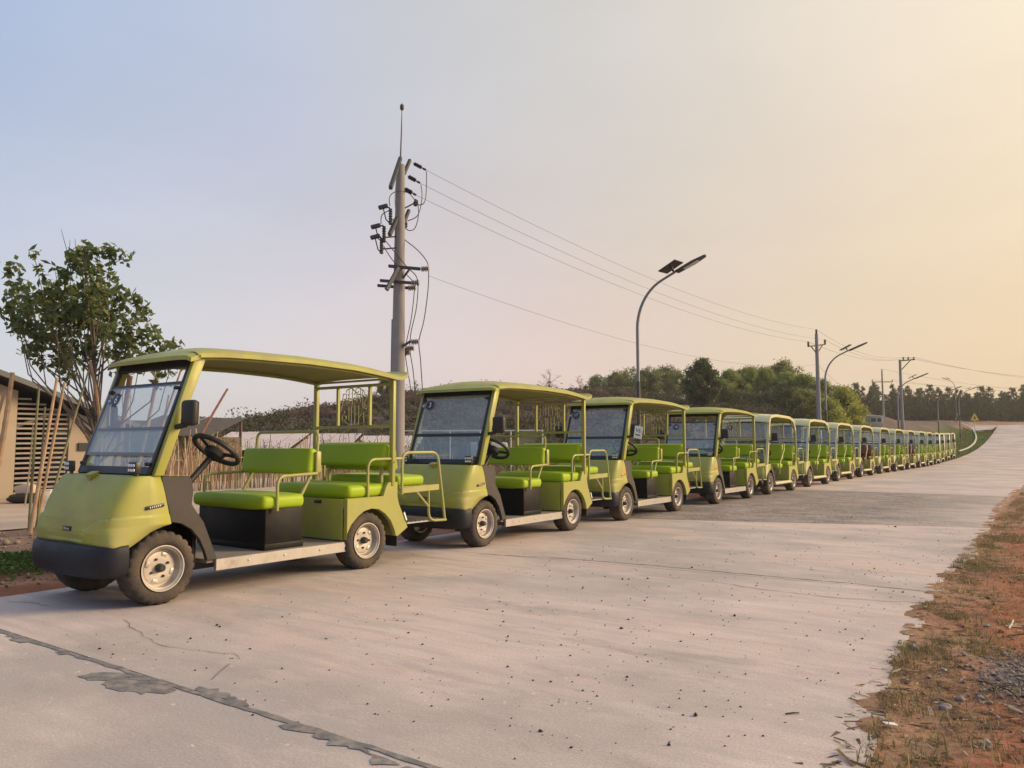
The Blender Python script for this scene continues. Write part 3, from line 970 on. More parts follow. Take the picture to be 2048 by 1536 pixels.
stick('stick', (2018, 1412), (2046, 1424), .006, MATS['pale_wood'], 'pale stick right of the rubble spill at the frame edge')
stick('stick', (1882, 1334), (1892, 1340), .006, MATS['pale_wood'], 'short pale wood chip in the dry grass above the rubble')
stick('stick', (1571, 1430), (1598, 1428), .0035, MATS['dark_twig'], 'thin brown twig lying alone on the concrete')
stick('stick', (424, 1360), (460, 1328), .0012, MATS['dark_twig'], 'thin straw lying on the concrete near the tar stain')
sc_ = MB()
sc_.box((0, 0, 0), (.055, .030, .006), bev=.002, rot=Matrix.Rotation(.12, 3, 'Y'))
so = sc_.build('plastic_scrap', MATS['paper'])
p = Gp(1781, 1455); u, v = UV(p.x, p.y); so.location = (p.x, p.y, float(soil_h(u, v)) + .014)
tag(so, 'small white plastic scrap at the road edge beside the grass tuft', 'litter')
# uprooted dark twig
tw = MB()
for a, b in (((1956, 1367), (2000, 1378)), ((2000, 1378), (2040, 1400)), ((1993, 1380), (1988, 1404)), ((1990, 1376), (1962, 1392)), ((1990, 1376), (2030, 1364)), ((2000, 1376), (2044, 1372)), ((2040, 1400), (2060, 1404))):
    A, B = Gp(*a), Gp(*b)
    u, v = UV(A.x, A.y); A.z = float(soil_h(u, v)) + .022
    u, v = UV(B.x, B.y); B.z = float(soil_h(u, v)) + .010
    tw.tube([A, (A + B) / 2 + Vector((0, 0, .012)), B], [.0045, .004, .0022], n=5)
tag(tw.build('dead_twig', MATS['dark_twig']), 'black dead branching twig lying above the rubble spill', 'twig')

# ---- left-hand bed and yard
def bed_h(u, v):
    return -.014 + .05 * sm(-6.9, -8.0, v) * (vnoise(u, v, .8, 41) - .2) + .03 * (vnoise(u, v, .22, 42) - .5) * sm(-6.85, -7.2, v)
def bed_col(U_, V_):
    nn = vnoise(U_, V_, .7, 43) * .6 + vnoise(U_, V_, .2, 44) * .4
    c = np.broadcast_to(np.array([.30, .12, .062]), U_.shape + (3,))
    c = lerp(c, np.broadcast_to(np.array([.20, .13, .095]), c.shape), sm(-7.6, -8.4, V_ + (nn - .5)))
    return lerp(c, np.broadcast_to(np.array([.33, .23, .17]), c.shape), sm(.55, .7, nn) * .6)
bed = tag(sheet('bed_soil', -2, 34, .12, -12.6, -6.8, .12, bed_h, bed_col, MATS['soil']), kind='structure')
ym = MB()
ua, va = np.linspace(-2, 30, 17), np.linspace(-24, -12.3, 6)
ym.add([W(u, v, .012 + float(road_z(u))) for u in ua for v in va], [(i * 6 + j, (i + 1) * 6 + j, (i + 1) * 6 + j + 1, i * 6 + j + 1) for i in range(16) for j in range(5)])
tag(ym.build('yard', MATS['yard_concrete'], None, smooth=0), kind='structure')
n = 1500
cu, cv = rng.uniform(1.5, 9, n), rng.uniform(-12, -7.6, n)
Sz = np.exp(rng.normal(math.log(.016), .55, n))
mat('mulch', (.20, .15, .115), .95, noise=.5, nscale=9, col2=(.36, .29, .23))
P, Ff = stones(n, cu, cv, Sz)
P[:, 2] += np.repeat(bed_h(cu, cv) + .002, 6)
tag(mesh_obj('mulch', np_mesh('mulch', P, Ff, MATS['mulch'])), 'dry mulch and stones in the bed left of the carts', 'mulch', kind='stuff')
# low green ground cover at the left
n = 9000
U = rng.uniform(1.4, 4.3, n); Vr = rng.normal(-8.35, .30, n)
top = .16 * np.sqrt(np.clip(1 - ((Vr + 8.35) / .75) ** 2, 0, 1)) * (.6 + .6 * vnoise(U, Vr, .35, 51))
Z = rng.random(n) ** .6 * top + .01
C3 = np.stack([U * RS + Vr * RC, U * RC - Vr * RS, Z], -1)
V, Fq = leaf_arrays(C3, rng.uniform(.03, .06, n), rng.uniform(.014, .028, n), nrm_bias=np.array([0, 0, 1.2]))
cols = np.array([.06, .105, .03]) * rng.uniform(.55, 1.4, (n, 1)) * np.array([1, 1, 1])
tag(mesh_obj('ground_cover', np_mesh('ground_cover', V, Fq, MATS['leaf'], np.repeat(cols, 4, 0))), 'low leafy green ground cover at the left road edge', 'plants', kind='stuff')
# grass on the far verge
n = 16000
U = rng.uniform(60, 111, n); Vr = rng.uniform(-10.2, -7.05, n)
cols = np.array([.075, .115, .028]) * rng.uniform(.6, 1.4, (n, 1))
blades(U, Vr, rng.uniform(.05, .13, n), rng.uniform(.02, .05, n), cols, lambda u, v: ground_z(u * RS + v * RC, u * RC - v * RS) - .03, 'verge_lawn', 'mown green grass on the verge beyond the last cart', m='leaf')
# ------------------------------------------------------------------ the shuttle carts
M_ = MATS
def slab_grid(top, thick, nu, nv):
    """closed shell under a surface top(s,t)"""
    mb = MB()
    T = [[Vector(top(i / nu, j / nv)) for j in range(nv + 1)] for i in range(nu + 1)]
    vs_ = [p for row in T for p in row]
    n = len(vs_)
    vs_ += [p - Vector((0, 0, thick)) for p in list(vs_)]
    I = lambda i, j: i * (nv + 1) + j
    top_f = [(I(i, j), I(i + 1, j), I(i + 1, j + 1), I(i, j + 1)) for i in range(nu) for j in range(nv)]
    bot_f = [tuple(n + k for k in f[::-1]) for f in top_f]
    side = []
    ring = [I(i, 0) for i in range(nu)] + [I(nu, j) for j in range(nv)] + [I(i, nv) for i in range(nu, 0, -1)] + [I(0, j) for j in range(nv, 0, -1)]
    for a, b_ in zip(ring, ring[1:] + ring[:1]):
        side.append((a, b_, n + b_, n + a))
    mb.add(vs_, top_f + side, 0)
    o = len(mb.f)
    mb.f += bot_f
    mb.m += [1] * len(bot_f)
    return mb

def cushion(c, s, bev, puff=.012, tilt=0.0, wel=0):
    """upholstered pad: rounded block, slightly swollen"""
    b = bmesh.new()
    bmesh.ops.create_cube(b, size=1.0)
    for x in b.verts:
        x.co = Vector((x.co.x * s[0], x.co.y * s[1], x.co.z * s[2]))
    bmesh.ops.bevel(b, geom=b.edges[:], offset=bev, segments=4, profile=.55, affect='EDGES')
    bmesh.ops.subdivide_edges(b, edges=[e for e in b.edges if e.calc_length() > .2], cuts=5, use_grid_fill=True)
    for x in b.verts:
        p = x.co
        k = (1 - min(1, abs(p.x) / (s[0] / 2)) ** 4)
        n_ = vnoise(p.x * 10, p.y * 10, 1.3, 3) - .5
        if abs(p.z) > s[2] * .3 and s[2] < s[1]:
            p.z += math.copysign(puff * k + float(n_) * .006, p.z)
        elif abs(p.y) > s[1] * .3:
            p.y += math.copysign(puff * k + float(n_) * .006, p.y)
    bmesh.ops.transform(b, matrix=Matrix.Translation(Vector(c)) @ Matrix.Rotation(tilt, 4, 'X'), verts=b.verts[:])
    return MB().bm(b)

# --- wheel
def wheel_meshes(r, wd, tag_):
    n = 72
    hw = wd / 2
    prof = [(-hw * .55, r * .60), (-hw * .86, r * .64), (-hw, r * .76), (-hw * .97, r * .87), (-hw * .86, r * .95), (-hw * .68, r * .985), (-hw * .34, r), (0, r * 1.004),
            (hw * .34, r), (hw * .68, r * .985), (hw * .86, r * .95), (hw * .97, r * .87), (hw, r * .76), (hw * .86, r * .64), (hw * .55, r * .60)]
    t = MB()
    vs_, fs = [], []
    for i, (x, rr) in enumerate(prof):
        for k in range(n):
            a = 2 * math.pi * k / n
            q = rr
            if 3 < i < 11:                       # wavy tread grooves
                ph = (i * .9) + (1.2 if i % 2 else 0)
                q += .0065 if ((k + int(ph)) % 3) else -.009
            vs_.append((x, q * math.cos(a), q * math.sin(a)))
    m = len(prof)
    for i in range(m - 1):
        for k in range(n):
            k2 = (k + 1) % n
            fs.append((i * n + k, (i + 1) * n + k, (i + 1) * n + k2, i * n + k2))
    t.add(vs_, fs)
    tyre = t.mesh('wheel', M_['tyre'], smooth=50)
    rm = MB()
    R0 = r * .63
    rm.lathe([(hw * .62, R0 * .93), (hw * .92, R0 * 1.0), (hw * .98, R0 * 1.01), (hw * .98, R0 * .965), (hw * .86, R0 * .93), (hw * .80, R0 * .87), (hw * .50, R0 * .85), (hw * .32, R0 * .80),
              (hw * .32, R0 * .74), (hw * .42, R0 * .70), (hw * .46, R0 * .50), (hw * .42, R0 * .30), (hw * .42, .001)], n=32)
    rm.lathe([(-hw * .5, R0 * .9), (-hw * .9, R0 * .99), (-hw * .9, R0 * .9), (-hw * .3, R0 * .8), (-hw * .3, .001)], n=24)
    for k in range(4):                            # pressed vents of the steel disc
        a = math.pi / 4 + k * math.pi / 2 + .35
        c_ = (hw * .43, R0 * .60 * math.cos(a), R0 * .60 * math.sin(a))
        rm.box(c_, (.018, .030, .046), bev=.006, rot=Matrix.Rotation(a, 3, 'X'))
    rim = rm.mesh('rim', M_['rim'], smooth=35)
    hb = MB()
    hb.lathe([(hw * .3, .034), (hw * .6, .034), (hw * .64, .029), (hw * .86, .027), (hw * .92, .02), (hw * .92, .001)], n=18)
    for k in range(4):
        a = k * math.pi / 2 + .35
        hb.lathe([(hw * .3, .010), (hw * .56, .010), (hw * .6, .007), (hw * .6, .001)], c=(0, R0 * .42 * math.cos(a), R0 * .42 * math.sin(a)), n=8)
    hub = hb.mesh('hub', M_['hub'], smooth=35)
    return tyre, rim, hub
WHEEL_A = wheel_meshes(.273, .205, 'a')
def add_wheel(parent, x, y, r, side, meshes, turn=0.0, spin=0.0):
    o = mesh_obj('wheel', meshes[0], parent)
    o.location = (x, y, r)
    # the rim faces outward on both sides; the axle is the local x axis
    o.rotation_euler = (spin, 0, (0 if side > 0 else math.pi) + turn)
    for nm, me in (('rim', meshes[1]), ('hub', meshes[2])):
        mesh_obj(nm, me, o)
    return o

def text_mesh(s, size, mat_, depth=.0, align='CENTER'):
    cu = bpy.data.curves.new('text', 'FONT')
    cu.body = s
    cu.size = size
    cu.align_x = align
    cu.align_y = 'CENTER'
    cu.extrude = depth
    cu.offset = 0
    cu.resolution_u = 3
    o = bpy.data.objects.new('text', cu)
    COL.objects.link(o)
    dg = bpy.context.evaluated_depsgraph_get()
    me = bpy.data.meshes.new_from_object(o.evaluated_get(dg))
    me.materials.clear()
    me.materials.append(mat_)
    bpy.data.objects.remove(o)
    return me

# windscreen plane of the first type
def ws(t):   # t: 0 bottom .. 1 top  -> (y, z)
    return -.10 + .32 * t, .985 + .895 * t
def ws_z(z):
    return ws((z - .985) / .895)[0]
WS_N = Vector((0, -.895, .32)).normalized()

def pane(name, x0, x1, z0, z1, m, parent, off=0.0, th=.006):
    y0, y1 = ws_z(z0), ws_z(z1)
    n = WS_N
    p = [Vector((x0, y0, z0)), Vector((x1, y0, z0)), Vector((x1, y1, z1)), Vector((x0, y1, z1))]
    a = [q + n * (off + th / 2) for q in p]
    b_ = [q + n * (off - th / 2) for q in p]
    return MB().add(a + b_, [(0, 1, 2, 3), (7, 6, 5, 4), (0, 4, 5, 1), (1, 5, 6, 2), (2, 6, 7, 3), (3, 7, 4, 0)]).build(name, m, parent, smooth=0)

LETTER = [  # strokes of the wrought lettering, traced on a 760 x 1060 panel
    [(180, 130), (180, 70), (250, 30), (330, 5), (380, 60), (440, 170)], [(255, 40), (255, 440)], [(345, 20), (345, 480)],
    [(100, 170), (95, 300), (80, 540)], [(100, 170), (190, 160), (195, 430), (110, 450)], [(150, 310), (195, 300)],
    [(40, 640), (75, 420), (100, 200)], [(460, 20), (425, 70), (440, 150), (490, 140), (505, 100)], [(470, 5), (570, 40), (650, 120), (670, 210)],
    [(555, 50), (550, 420)], [(605, 60), (610, 560)], [(550, 270), (610, 280)], [(460, 170), (455, 420)], [(455, 200), (540, 190)],
    [(670, 210), (720, 230), (715, 300), (660, 380), (650, 470), (680, 560), (740, 540)], [(610, 560), (660, 610), (700, 600)],
    [(70, 640), (140, 650), (150, 700), (90, 760), (70, 860), (110, 930), (180, 880), (180, 800), (140, 780)], [(130, 930), (200, 1000), (310, 1050)],
    [(255, 540), (255, 920)], [(320, 500), (320, 1040)], [(410, 480), (410, 1040)], [(420, 560), (500, 540)], [(510, 500), (510, 1030)],
    [(640, 700), (560, 760), (520, 850)], [(640, 680), (640, 980)], [(640, 690), (720, 660), (740, 700)], [(510, 1030), (430, 1050)], [(320, 520), (400, 440)],
]

def rear_frame(root, tm):
    lf = MB()
    lf.bar((-.57, 2.464, 1.84), (.57, 2.464, 1.84), .03, .03, side=(0, 1, 0), bev=.003)
    lf.bar((-.57, 2.464, 1.40), (.57, 2.464, 1.40), .035, .03, side=(0, 1, 0), bev=.003)
    for x in (-.235, .255):
        lf.bar((x, 2.464, 1.418), (x, 2.464, 1.825), .03, .035, side=(1, 0, 0), bev=.003)
    fr = lf.build('rear_frame', tm, root)
    lt = MB()
    for st in LETTER:
        pts = []
        for (a, b_) in st:
            x = -.215 + (a / 760) * .45
            z = 1.825 - (b_ / 1060) * .405
            pts.append((x, 2.464, z))
        lt.tube(round_path(pts, .03, 3), .0052, n=5)
    lt.build('lettering', tm, fr)

def led_light(x, y, z, parent, rz=0.0):
    h = MB()
    h.box((0, 0, 0), (.098, .05, .088), bev=.008)
    h.bar((0, .012, -.085), (0, .012, -.04), .05, .012, side=(1, 0, 0))
    o = h.build('work_light', M_['lamp_housing'], parent)
    o.location = (x, y, z)
    o.rotation_euler = (0, 0, rz)
    l = MB()
    for i in range(3):
        for j in range(2):
            l.lathe([(.0, .0125), (-.004, .0125), (-.006, .008), (-.006, .0005)], axis='y', c=((i - 1) * .029, -.0255, (j - .5) * .036), n=10)
    l.build('lens', M_['lamp_lens'], o)
    return o

def mirror_part(root, side, m=None):
    b = MB()
    b.box((side * .72, .10, 1.455), (.165, .07, .20), bev=.03, seg=3)
    b.bar((side * .585, .075, 1.345), (side * .68, .09, 1.365), .05, .035, side=(0, 1, 0), bev=.006)
    b.box((side * .665, .09, 1.375), (.045, .045, .07), bev=.01)
    o = b.build('mirror', M_['rubber_black'], root)
    g = MB()
    g.box((side * .72, .136, 1.455), (.135, .004, .17), bev=.0)
    g.build('mirror_glass', M_['mirror'], o)
    return o

def make_cart_a(kind):
    root = empty('shuttle_cart')
    pm, tm = M_['paint'], M_['tube_paint']
    # ---- front cowl
    zs = [.452, .46] + list(np.linspace(.47, .70, 34)) + [.73, .76, .80, .84, .88, .915, .94, .957, .967, .971]
    ZC = [.45, .48, .56, .65, .75, .85, .92, .955, .971]
    YC = [-.40, -.425, -.435, -.425, -.395, -.345, -.30, -.275, -.25]
    ZB = [.45, .46, .50, .55, .57, .59, .60, .97]
    YB = [-.27, -.25, -.185, -.11, -.06, .0, .062, -.03]
    NV = 110
    def cow(i, j):
        z = zs[i]
        yc, yb = np.interp(z, ZC, YC), np.interp(z, ZB, YB)
        th = math.pi * j / NV
        n_ = 2 / 7.0
        c_, s_ = math.cos(th), math.sin(th)
        wd = .58 - .012 * max(0, (z - .85) / .12)
        x = wd * math.copysign(abs(c_) ** n_, c_)
        yf = abs(s_) ** n_
        y = yb - (yb - yc) * yf
        # moulded wing arcs low on both sides
        xa = np.interp(z, [.45, .47, .53, .58, .62, .65, .668, .69], [.17, .19, .235, .295, .365, .44, .54, .70])
        k = float(sm(-.004, .008, abs(x) - xa)) * float(sm(.69, .66, z) if False else 1 - sm(.664, .678, z))
        return (x * (1 + .010 * k), y - .020 * k * yf, z)
    cw = MB()
    vs_ = [cow(i, j) for i in range(len(zs)) for j in range(NV + 1)]
    fs = [(i * (NV + 1) + j, (i + 1) * (NV + 1) + j, (i + 1) * (NV + 1) + j + 1, i * (NV + 1) + j + 1) for i in range(len(zs) - 1) for j in range(NV)]
    cw.add(vs_, fs)
    # top deck back to the windscreen
    last = [cow(len(zs) - 1, j) for j in range(NV + 1)]
    cw.add(last + [(p[0], max(p[1], -.02), .974) for p in last], [(j, j + 1, NV + 2 + j, NV + 1 + j) for j in range(NV)])
    body = cw.build('front_cowl', pm, root, smooth=60)
    solidify(body, .012, -1)
    # badge
    b = MB(); b.box((0, -.436, .575), (.125, .012, .034), bev=.003, rot=Matrix.Rotation(R(-2), 3, 'X'))
    bd = b.build('badge', M_['lamp_housing'], body)
    tx = mesh_obj('badge_lettering', MADE['badge'], bd)
    tx.location = (0, -.4432, .575); tx.rotation_euler = (math.pi / 2 + R(-2), 0, 0)
    # hood latch scoop
    b = MB()
    b.prism([(-.055, .0), (.055, .0), (.03, -.018), (.0, -.075), (-.03, -.018)], -.02, .05, axis='y')
    o = b.build('hood_catch', pm, body)
    o.location = (.02, -.295, .985); o.rotation_euler = (R(22), 0, 0)
    # side lamps
    for s in (-1, 1):
        b = MB()
        b.box((s * .586, -.078, .741), (.012, .15, .028), bev=.006, rot=Matrix.Rotation(R(8), 3, 'X'))
        o = b.build('side_lamp', M_['lamp_housing'] if kind in (1, 2) else M_['amber'], body)
        l = MB()
        for q in range(6):
            l.box((s * .593, -.118 + q * .016, .735 + q * .0023), (.004, .009, .012), bev=.002, seg=1)
        l.build('lens', M_['lamp_lens'] if kind in (1, 2) else M_['amber'], o)
    # ---- dark inner side panels, dash, wheel wells
    poly = [(-.03, .968), (.20, .962), (.225, .94), (.245, .85), (.235, .74), (.27, .69), (.345, .59), (.405, .45), (.475, .285), (.385, .285), (.36, .36), (.31, .46), (.235, .545), (.15, .595), (.066, .612)]
    for s in (-1, 1):
        MB().prism(poly, s * .535, s * .577, axis='x', bev=.004, seg=1).build('side_panel', M_['dark_panel'], root)
    b = MB()
    b.box((0, .09, .80), (1.06, .20, .31), bev=.03)
    b.box((0, .30, .45), (1.04, .03, .40))
    b.box((0, .0, .45), (.62, .6, .30))
    b.box((0, -.19, .30), (.96, .3, .1))
    b.build('dashboard', M_['black_box'], root)
    # ---- bumper wrapping the front
    zb = [.232, .245, .27, .33, .40, .445, .463, .468]
    ob = [.055, .03, .012, .0, .0, .008, .024, .045]
    def bmp(i, j):
        th = math.pi * j / 40
        c_, s_ = math.cos(th), math.sin(th)
        n_ = 2 / 3.6
        x = (.60 - ob[i] * .6) * math.copysign(abs(c_) ** n_, c_)
        y = -.27 - (.235 - ob[i]) * abs(s_) ** n_
        return (x, y, zb[i] + .012 * (1 - abs(s_)))
    mb = MB()
    mb.add([bmp(i, j) for i in range(8) for j in range(41)], [(i * 41 + j, (i + 1) * 41 + j, (i + 1) * 41 + j + 1, i * 41 + j + 1) for i in range(7) for j in range(40)])
    mb.add([bmp(7, j) for j in range(41)] + [(bmp(7, j)[0], -.27, .47) for j in range(41)], [(j, j + 1, 42 + j, 41 + j) for j in range(40)])
    mb.add([bmp(0, j) for j in range(41)] + [(bmp(0, j)[0], -.27, .24) for j in range(41)], [(j, j + 1, 42 + j, 41 + j) for j in range(40)])
    mb.build('bumper', M_['bumper_black'], root, smooth=50)
    # ---- windscreen
    fr = MB()
    def hb(z, t, d=.03, x=.545):
        y = ws_z(z)
        fr.bar((-x, y, z), (x, y, z), d, t, side=WS_N, bev=.003)
    hb(1.005, .062)
    hb(1.865, .07)
    for s in (-1, 1):
        fr.bar((s * .532, ws_z(.98), .98), (s * .532, ws_z(1.885), 1.885), .035, .03, side=(1, 0, 0), bev=.003)
    if kind in (1, 4):
        for z, t in ((1.70, .026), (1.335, .024), (1.135, .022)):
            hb(z, t, .026)
    else:
        hb(1.335, .034)
    frame = fr.build('windscreen_frame', M_['black_frame'], root)
    if kind in (1, 4):
        pane('pane', -.515, .515, 1.12, 1.69, M_['glass'], frame, off=.012)
        pane('pane', -.515, .515, 1.03, 1.345, M_['glass_sky_tint'], frame, off=-.012)
    else:
        pane('pane', -.515, .515, 1.35, 1.835, M_['glass'], frame, off=.0)
        pane('pane', -.515, .515, 1.03, 1.325, M_['glass_sky_tint'], frame, off=.0)
    for s in (-1, 1):
        for z in ((1.66, 1.06) if kind in (1, 4) else (1.79, 1.06)):
            MB().box((s * .50, ws_z(z) - .025, z), (.05, .03, .028), bev=.006).build('clip', M_['rubber_black'], frame)
    # ---- pillars
    for s in (-1, 1):
        MB().prism([(-.095, .972), (-.018, .972), (.318, 1.925), (.218, 1.925)], s * .545, s * .592, axis='x', bev=.008).build('front_pillar', pm, root)
        b = MB()
        b.box((s * .59, 2.464, 1.365), (.052, .042, 1.14), bev=.005)
        b.build('rear_pillar', pm, root)
        b = MB(); b.lathe([(s * .616, .007), (s * .62, .007), (s * .62, .0003)], c=(0, 2.464, 1.03), n=8)
        b.build('bolt', M_['rubber_black'], root)
    # ---- roof
    YS = [.10, .17, .24, .45, .70, 1.33, 1.9, 2.2, 2.45, 2.53, 2.585, 2.64]
    ZS = [1.915, 1.94, 1.958, 1.978, 1.988, 1.998, 1.986, 1.964, 1.938, 1.936, 1.95, 1.978]
    def rtop(s, t):
        i = s * (len(YS) - 1)
        y, z = np.interp(i, range(len(YS)), YS), np.interp(i, range(len(YS)), ZS)
        x = (t * 2 - 1) * .64
        fx = abs(x / .64)
        d = .062 * (1 - fx ** 2.4) * float(sm(.05, .5, y)) * float(1 - .7 * sm(2.1, 2.6, y))
        e = float(sm(.9, 1.0, fx))
        if y < .2:
            y += .07 * max(0, fx - .6) ** 2 * 4
        return (x, float(y), float(z) + d - .02 * e * e)
    rb = slab_grid(rtop, .034, 44, 30)
    rf = rb.build('roof', [pm, M_['roof_lining']], root, smooth=50)
    b = MB()
    for s in (-1, 1):
        b.tube([(s * .56, y, float(np.interp(y, YS, ZS)) - .055) for y in np.linspace(.30, 2.45, 14)], .016, n=6)
    b.bar((-.58, 2.45, 1.893), (.58, 2.45, 1.893), .03, .02, side=(0, 1, 0))
    b.build('roof_rail', tm, rf)
    rear_frame(root, tm)
    # ---- floor and sill
    MB().box((0, 1.15, .272), (1.09, 1.5, .03), bev=.002, seg=1).build('floor', M_['floor_mat'], root)
    for s in (-1, 1):
        sl = MB().box((s * .558, 1.185, .238), (.03, 1.435, .096), bev=.004, seg=1).build('sill', M_['aluminium'], root)
        for y in (.78, 1.15, 1.55):
            MB().lathe([(s * .573, .011), (s * .579, .010), (s * .580, .0004)], c=(0, y, .242), n=10).build('bolt', M_['rim'], sl)
    b = MB()
    for s in (-1, 1):
        b.box((s * .28, 1.3, .215), (.06, 2.9, .07))
    b.lathe([(-.5, .03), (.5, .03)], c=(0, 2.12, .27), n=10)
    b.box((0, 2.12, .26), (.28, .22, .2), bev=.05)
    b.build('chassis', M_['rubber_black'], root)
    # ---- seat box and seats
    sb = MB().box((0, 1.195, .47), (1.0, .41, .37), bev=.012).build('seat_box', M_['black_box'], root)
    MB().box((0, 1.195, .315), (1.014, .424, .055), bev=.006).build('seat_box_plinth', M_['black_box'], sb)
    cushion((0, 1.165, .705), (1.07, .46, .115), .045).build('seat_cushion', M_['vinyl'], root, smooth=60)
    cushion((0, 1.50, 1.055), (1.02, .10, .245), .042, puff=.014, tilt=R(-8)).build('backrest', M_['vinyl'], root, smooth=60)
    cushion((0, 2.155, .752), (1.13, .52, .125), .05).build('seat_cushion', M_['vinyl'], root, smooth=60)
    cushion((0, 2.435, 1.105), (1.09, .095, .235), .042, puff=.014, tilt=R(-8)).build('backrest', M_['vinyl'], root, smooth=60)
    cushion((0, 2.80, .832), (1.10, .42, .105), .042).build('rear_seat_cushion', M_['vinyl'], root, smooth=60)
    cushion((0, 2.565, 1.09), (1.06, .08, .30), .036, puff=.012, tilt=R(10)).build('rear_backrest', M_['vinyl'], root, smooth=60)
    # backrest carriers and rails of the front bench
    b = MB()
    for s in (-1, 1):
        b.box((s * .525, 1.545, 1.05), (.03, .06, .20), bev=.012)
        b.tube([(s * .44, 1.42, .74), (s * .44, 1.55, .96)], .017, n=8)
    b.tube(round_path([(-.46, 1.585, 1.10), (-.46, 1.60, 1.335), (.46, 1.60, 1.335), (.46, 1.585, 1.10)], .07), .0145, n=8)
    b.build('backrest_frame', tm, root)
    for s in (-1, 1):
        MB().box((s * .40, 2.50, .92), (.03, .03, .30)).build('backrest_frame', tm, root)
    for s in (-1, 1):
        MB().tube(round_path([(s * .548, 1.075, .63), (s * .548, 1.07, .93), (s * .535, 1.53, .945)], .09), .0145, n=9).build('armrest', tm, root)
        MB().tube(round_path([(s * .575, 2.14, .69), (s * .575, 2.135, 1.065), (s * .60, 2.62, 1.07)], .1), .0145, n=9).build('armrest', tm, root)
    # ---- rear body
    arch = [(1.845, .30), (1.852, .36), (1.90, .44), (1.985, .515), (2.07, .562), (2.17, .58), (2.27, .566), (2.36, .515), (2.44, .44), (2.495, .34), (2.51, .285)]
    rp = arch + [(2.54, .275), (2.69, .355), (2.66, .42), (2.56, .60), (2.535, .68), (2.535, .83), (2.40, .83), (2.365, .79), (2.33, .695), (1.845, .695)]
    rbod = MB()
    for s in (-1, 1):
        rbod.prism(rp, s * .555, s * .605, axis='x', bev=.004, seg=1)
    rbod.prism([(1.826, .30), (1.826, .685), (2.50, .685), (2.50, .60), (1.838, .60), (1.838, .30)], -.553, .553, axis='x')
    rbod.box((0, 2.56, .50), (1.10, .04, .44))
    bo = rbod.build('rear_body', pm, root)
    MB().box((.21, 1.822, .655), (.10, .012, .03), bev=.004).build('seat_catch', M_['lamp_housing'], bo)
    for s in (-1, 1):
        t_ = MB().box((s * .606, 2.645, .47), (.012, .03, .105), bev=.005, rot=Matrix.Rotation(R(24), 3, 'X')).build('tail_lamp', M_['lamp_housing'] if kind in (1, 2) else M_['red_lens'], bo)
        MB().box((s * .613, 2.645, .47), (.004, .02, .09), bev=.001, rot=Matrix.Rotation(R(24), 3, 'X'), seg=1).build('lens', M_['sticker_white'] if kind in (1, 2) else M_['red_lens'], t_)
        MB().box((s * .50, 2.56, .27), (.16, .012, .20)).build('mud_flap', M_['rubber_black'], bo)
    # ---- rear step and handrails
    for s in (-1, 1):
        b = MB()
        b.tube(round_path([(s * .60, 2.60, .70), (s * .60, 2.60, 1.13), (s * .60, 3.16, 1.13), (s * .60, 3.29, .385)], .10), .0155, n=9)
        b.tube(round_path([(s * .60, 3.015, .74), (s * .60, 3.02, .395), (s * .60, 3.31, .385)], .11), .0145, n=9)
        b.tube([(s * .60, 2.80, .735), (s * .60, 3.015, .55)], .013, n=8)
        b.bar((s * .60, 2.60, .738), (s * .60, 3.175, .752), .034, .062, side=(1, 0, 0), bev=.004)
        b.build('rear_handrail', tm, root)
    b = MB()
    b.box((0, 2.86, .762), (1.12, .5, .03))
    b.build('rear_seat_tray', tm, root)
    st = MB()
    st.box((0, 3.0, .392), (1.17, .60, .014), bev=.002, seg=1)
    for k in range(9):
        st.box((0, 2.74 + k * .065, .402), (1.15, .012, .006))
    st.build('rear_step', M_['aluminium'], root)
    # ---- steering
    c_ = Vector((.25, .655, 1.165))
    ax = Vector((0, .26, .35)).normalized()     # normal of the wheel, towards the driver
    q = ax.to_track_quat('Z', 'Y').to_matrix()
    ring = [c_ + q @ Vector((.205 * math.cos(a), .205 * math.sin(a), 0)) for a in np.linspace(0, 2 * math.pi, 28, endpoint=False)]
    b = MB()
    b.tube(ring, .022, n=8, closed=True)
    for a in (R(90), R(210), R(330)):
        b.bar(c_ - ax * .03, c_ + q @ Vector((.2 * math.cos(a), .2 * math.sin(a), 0)), .05, .016, side=q @ Vector((-math.sin(a), math.cos(a), 0)), bev=.004)
    b.lathe([(-.09, .04), (-.06, .085), (-.015, .095), (.0, .08), (.008, .001)], axis='z', n=16)
    k0 = len(b.v) - 5 * 16
    b.v[k0:] = [tuple(c_ + q @ Vector(p)) for p in b.v[k0:]]
    sw = b.build('steering_wheel', M_['rubber_black'], root)
    MB().tube([c_ - ax * .04, c_ - ax * .30 + Vector((0, -.06, -.02)), (.25, .22, .88)], .027, n=10).build('steering_column', M_['rubber_black'], sw)
    for s in (-1, 1):
        if kind == 1 and s < 0:
            o = mirror_part(root, s); o.location = (.13, .06, .0)
            for ch in o.children:
                ch.location = (0, -.073, 0)
        elif not (kind == 2 and s < 0):
            mirror_part(root, s)
        if kind in (1, 2, 3, 4):
            if not (kind in (3, 4) and s < 0):
                led_light(s * .50, -.20, 1.035, root, rz=R(4) * s)
    for s in (-1, 1):
        add_wheel(root, s * .498, 0.0, .273, s, WHEEL_A, spin=rng.uniform(0, 6))
        add_wheel(root, s * .498, 2.12, .273, s, WHEEL_A, spin=rng.uniform(0, 6))
    return root

MADE = {}
MADE['badge'] = text_mesh('HKamyo', .026, M_['sticker_white'])

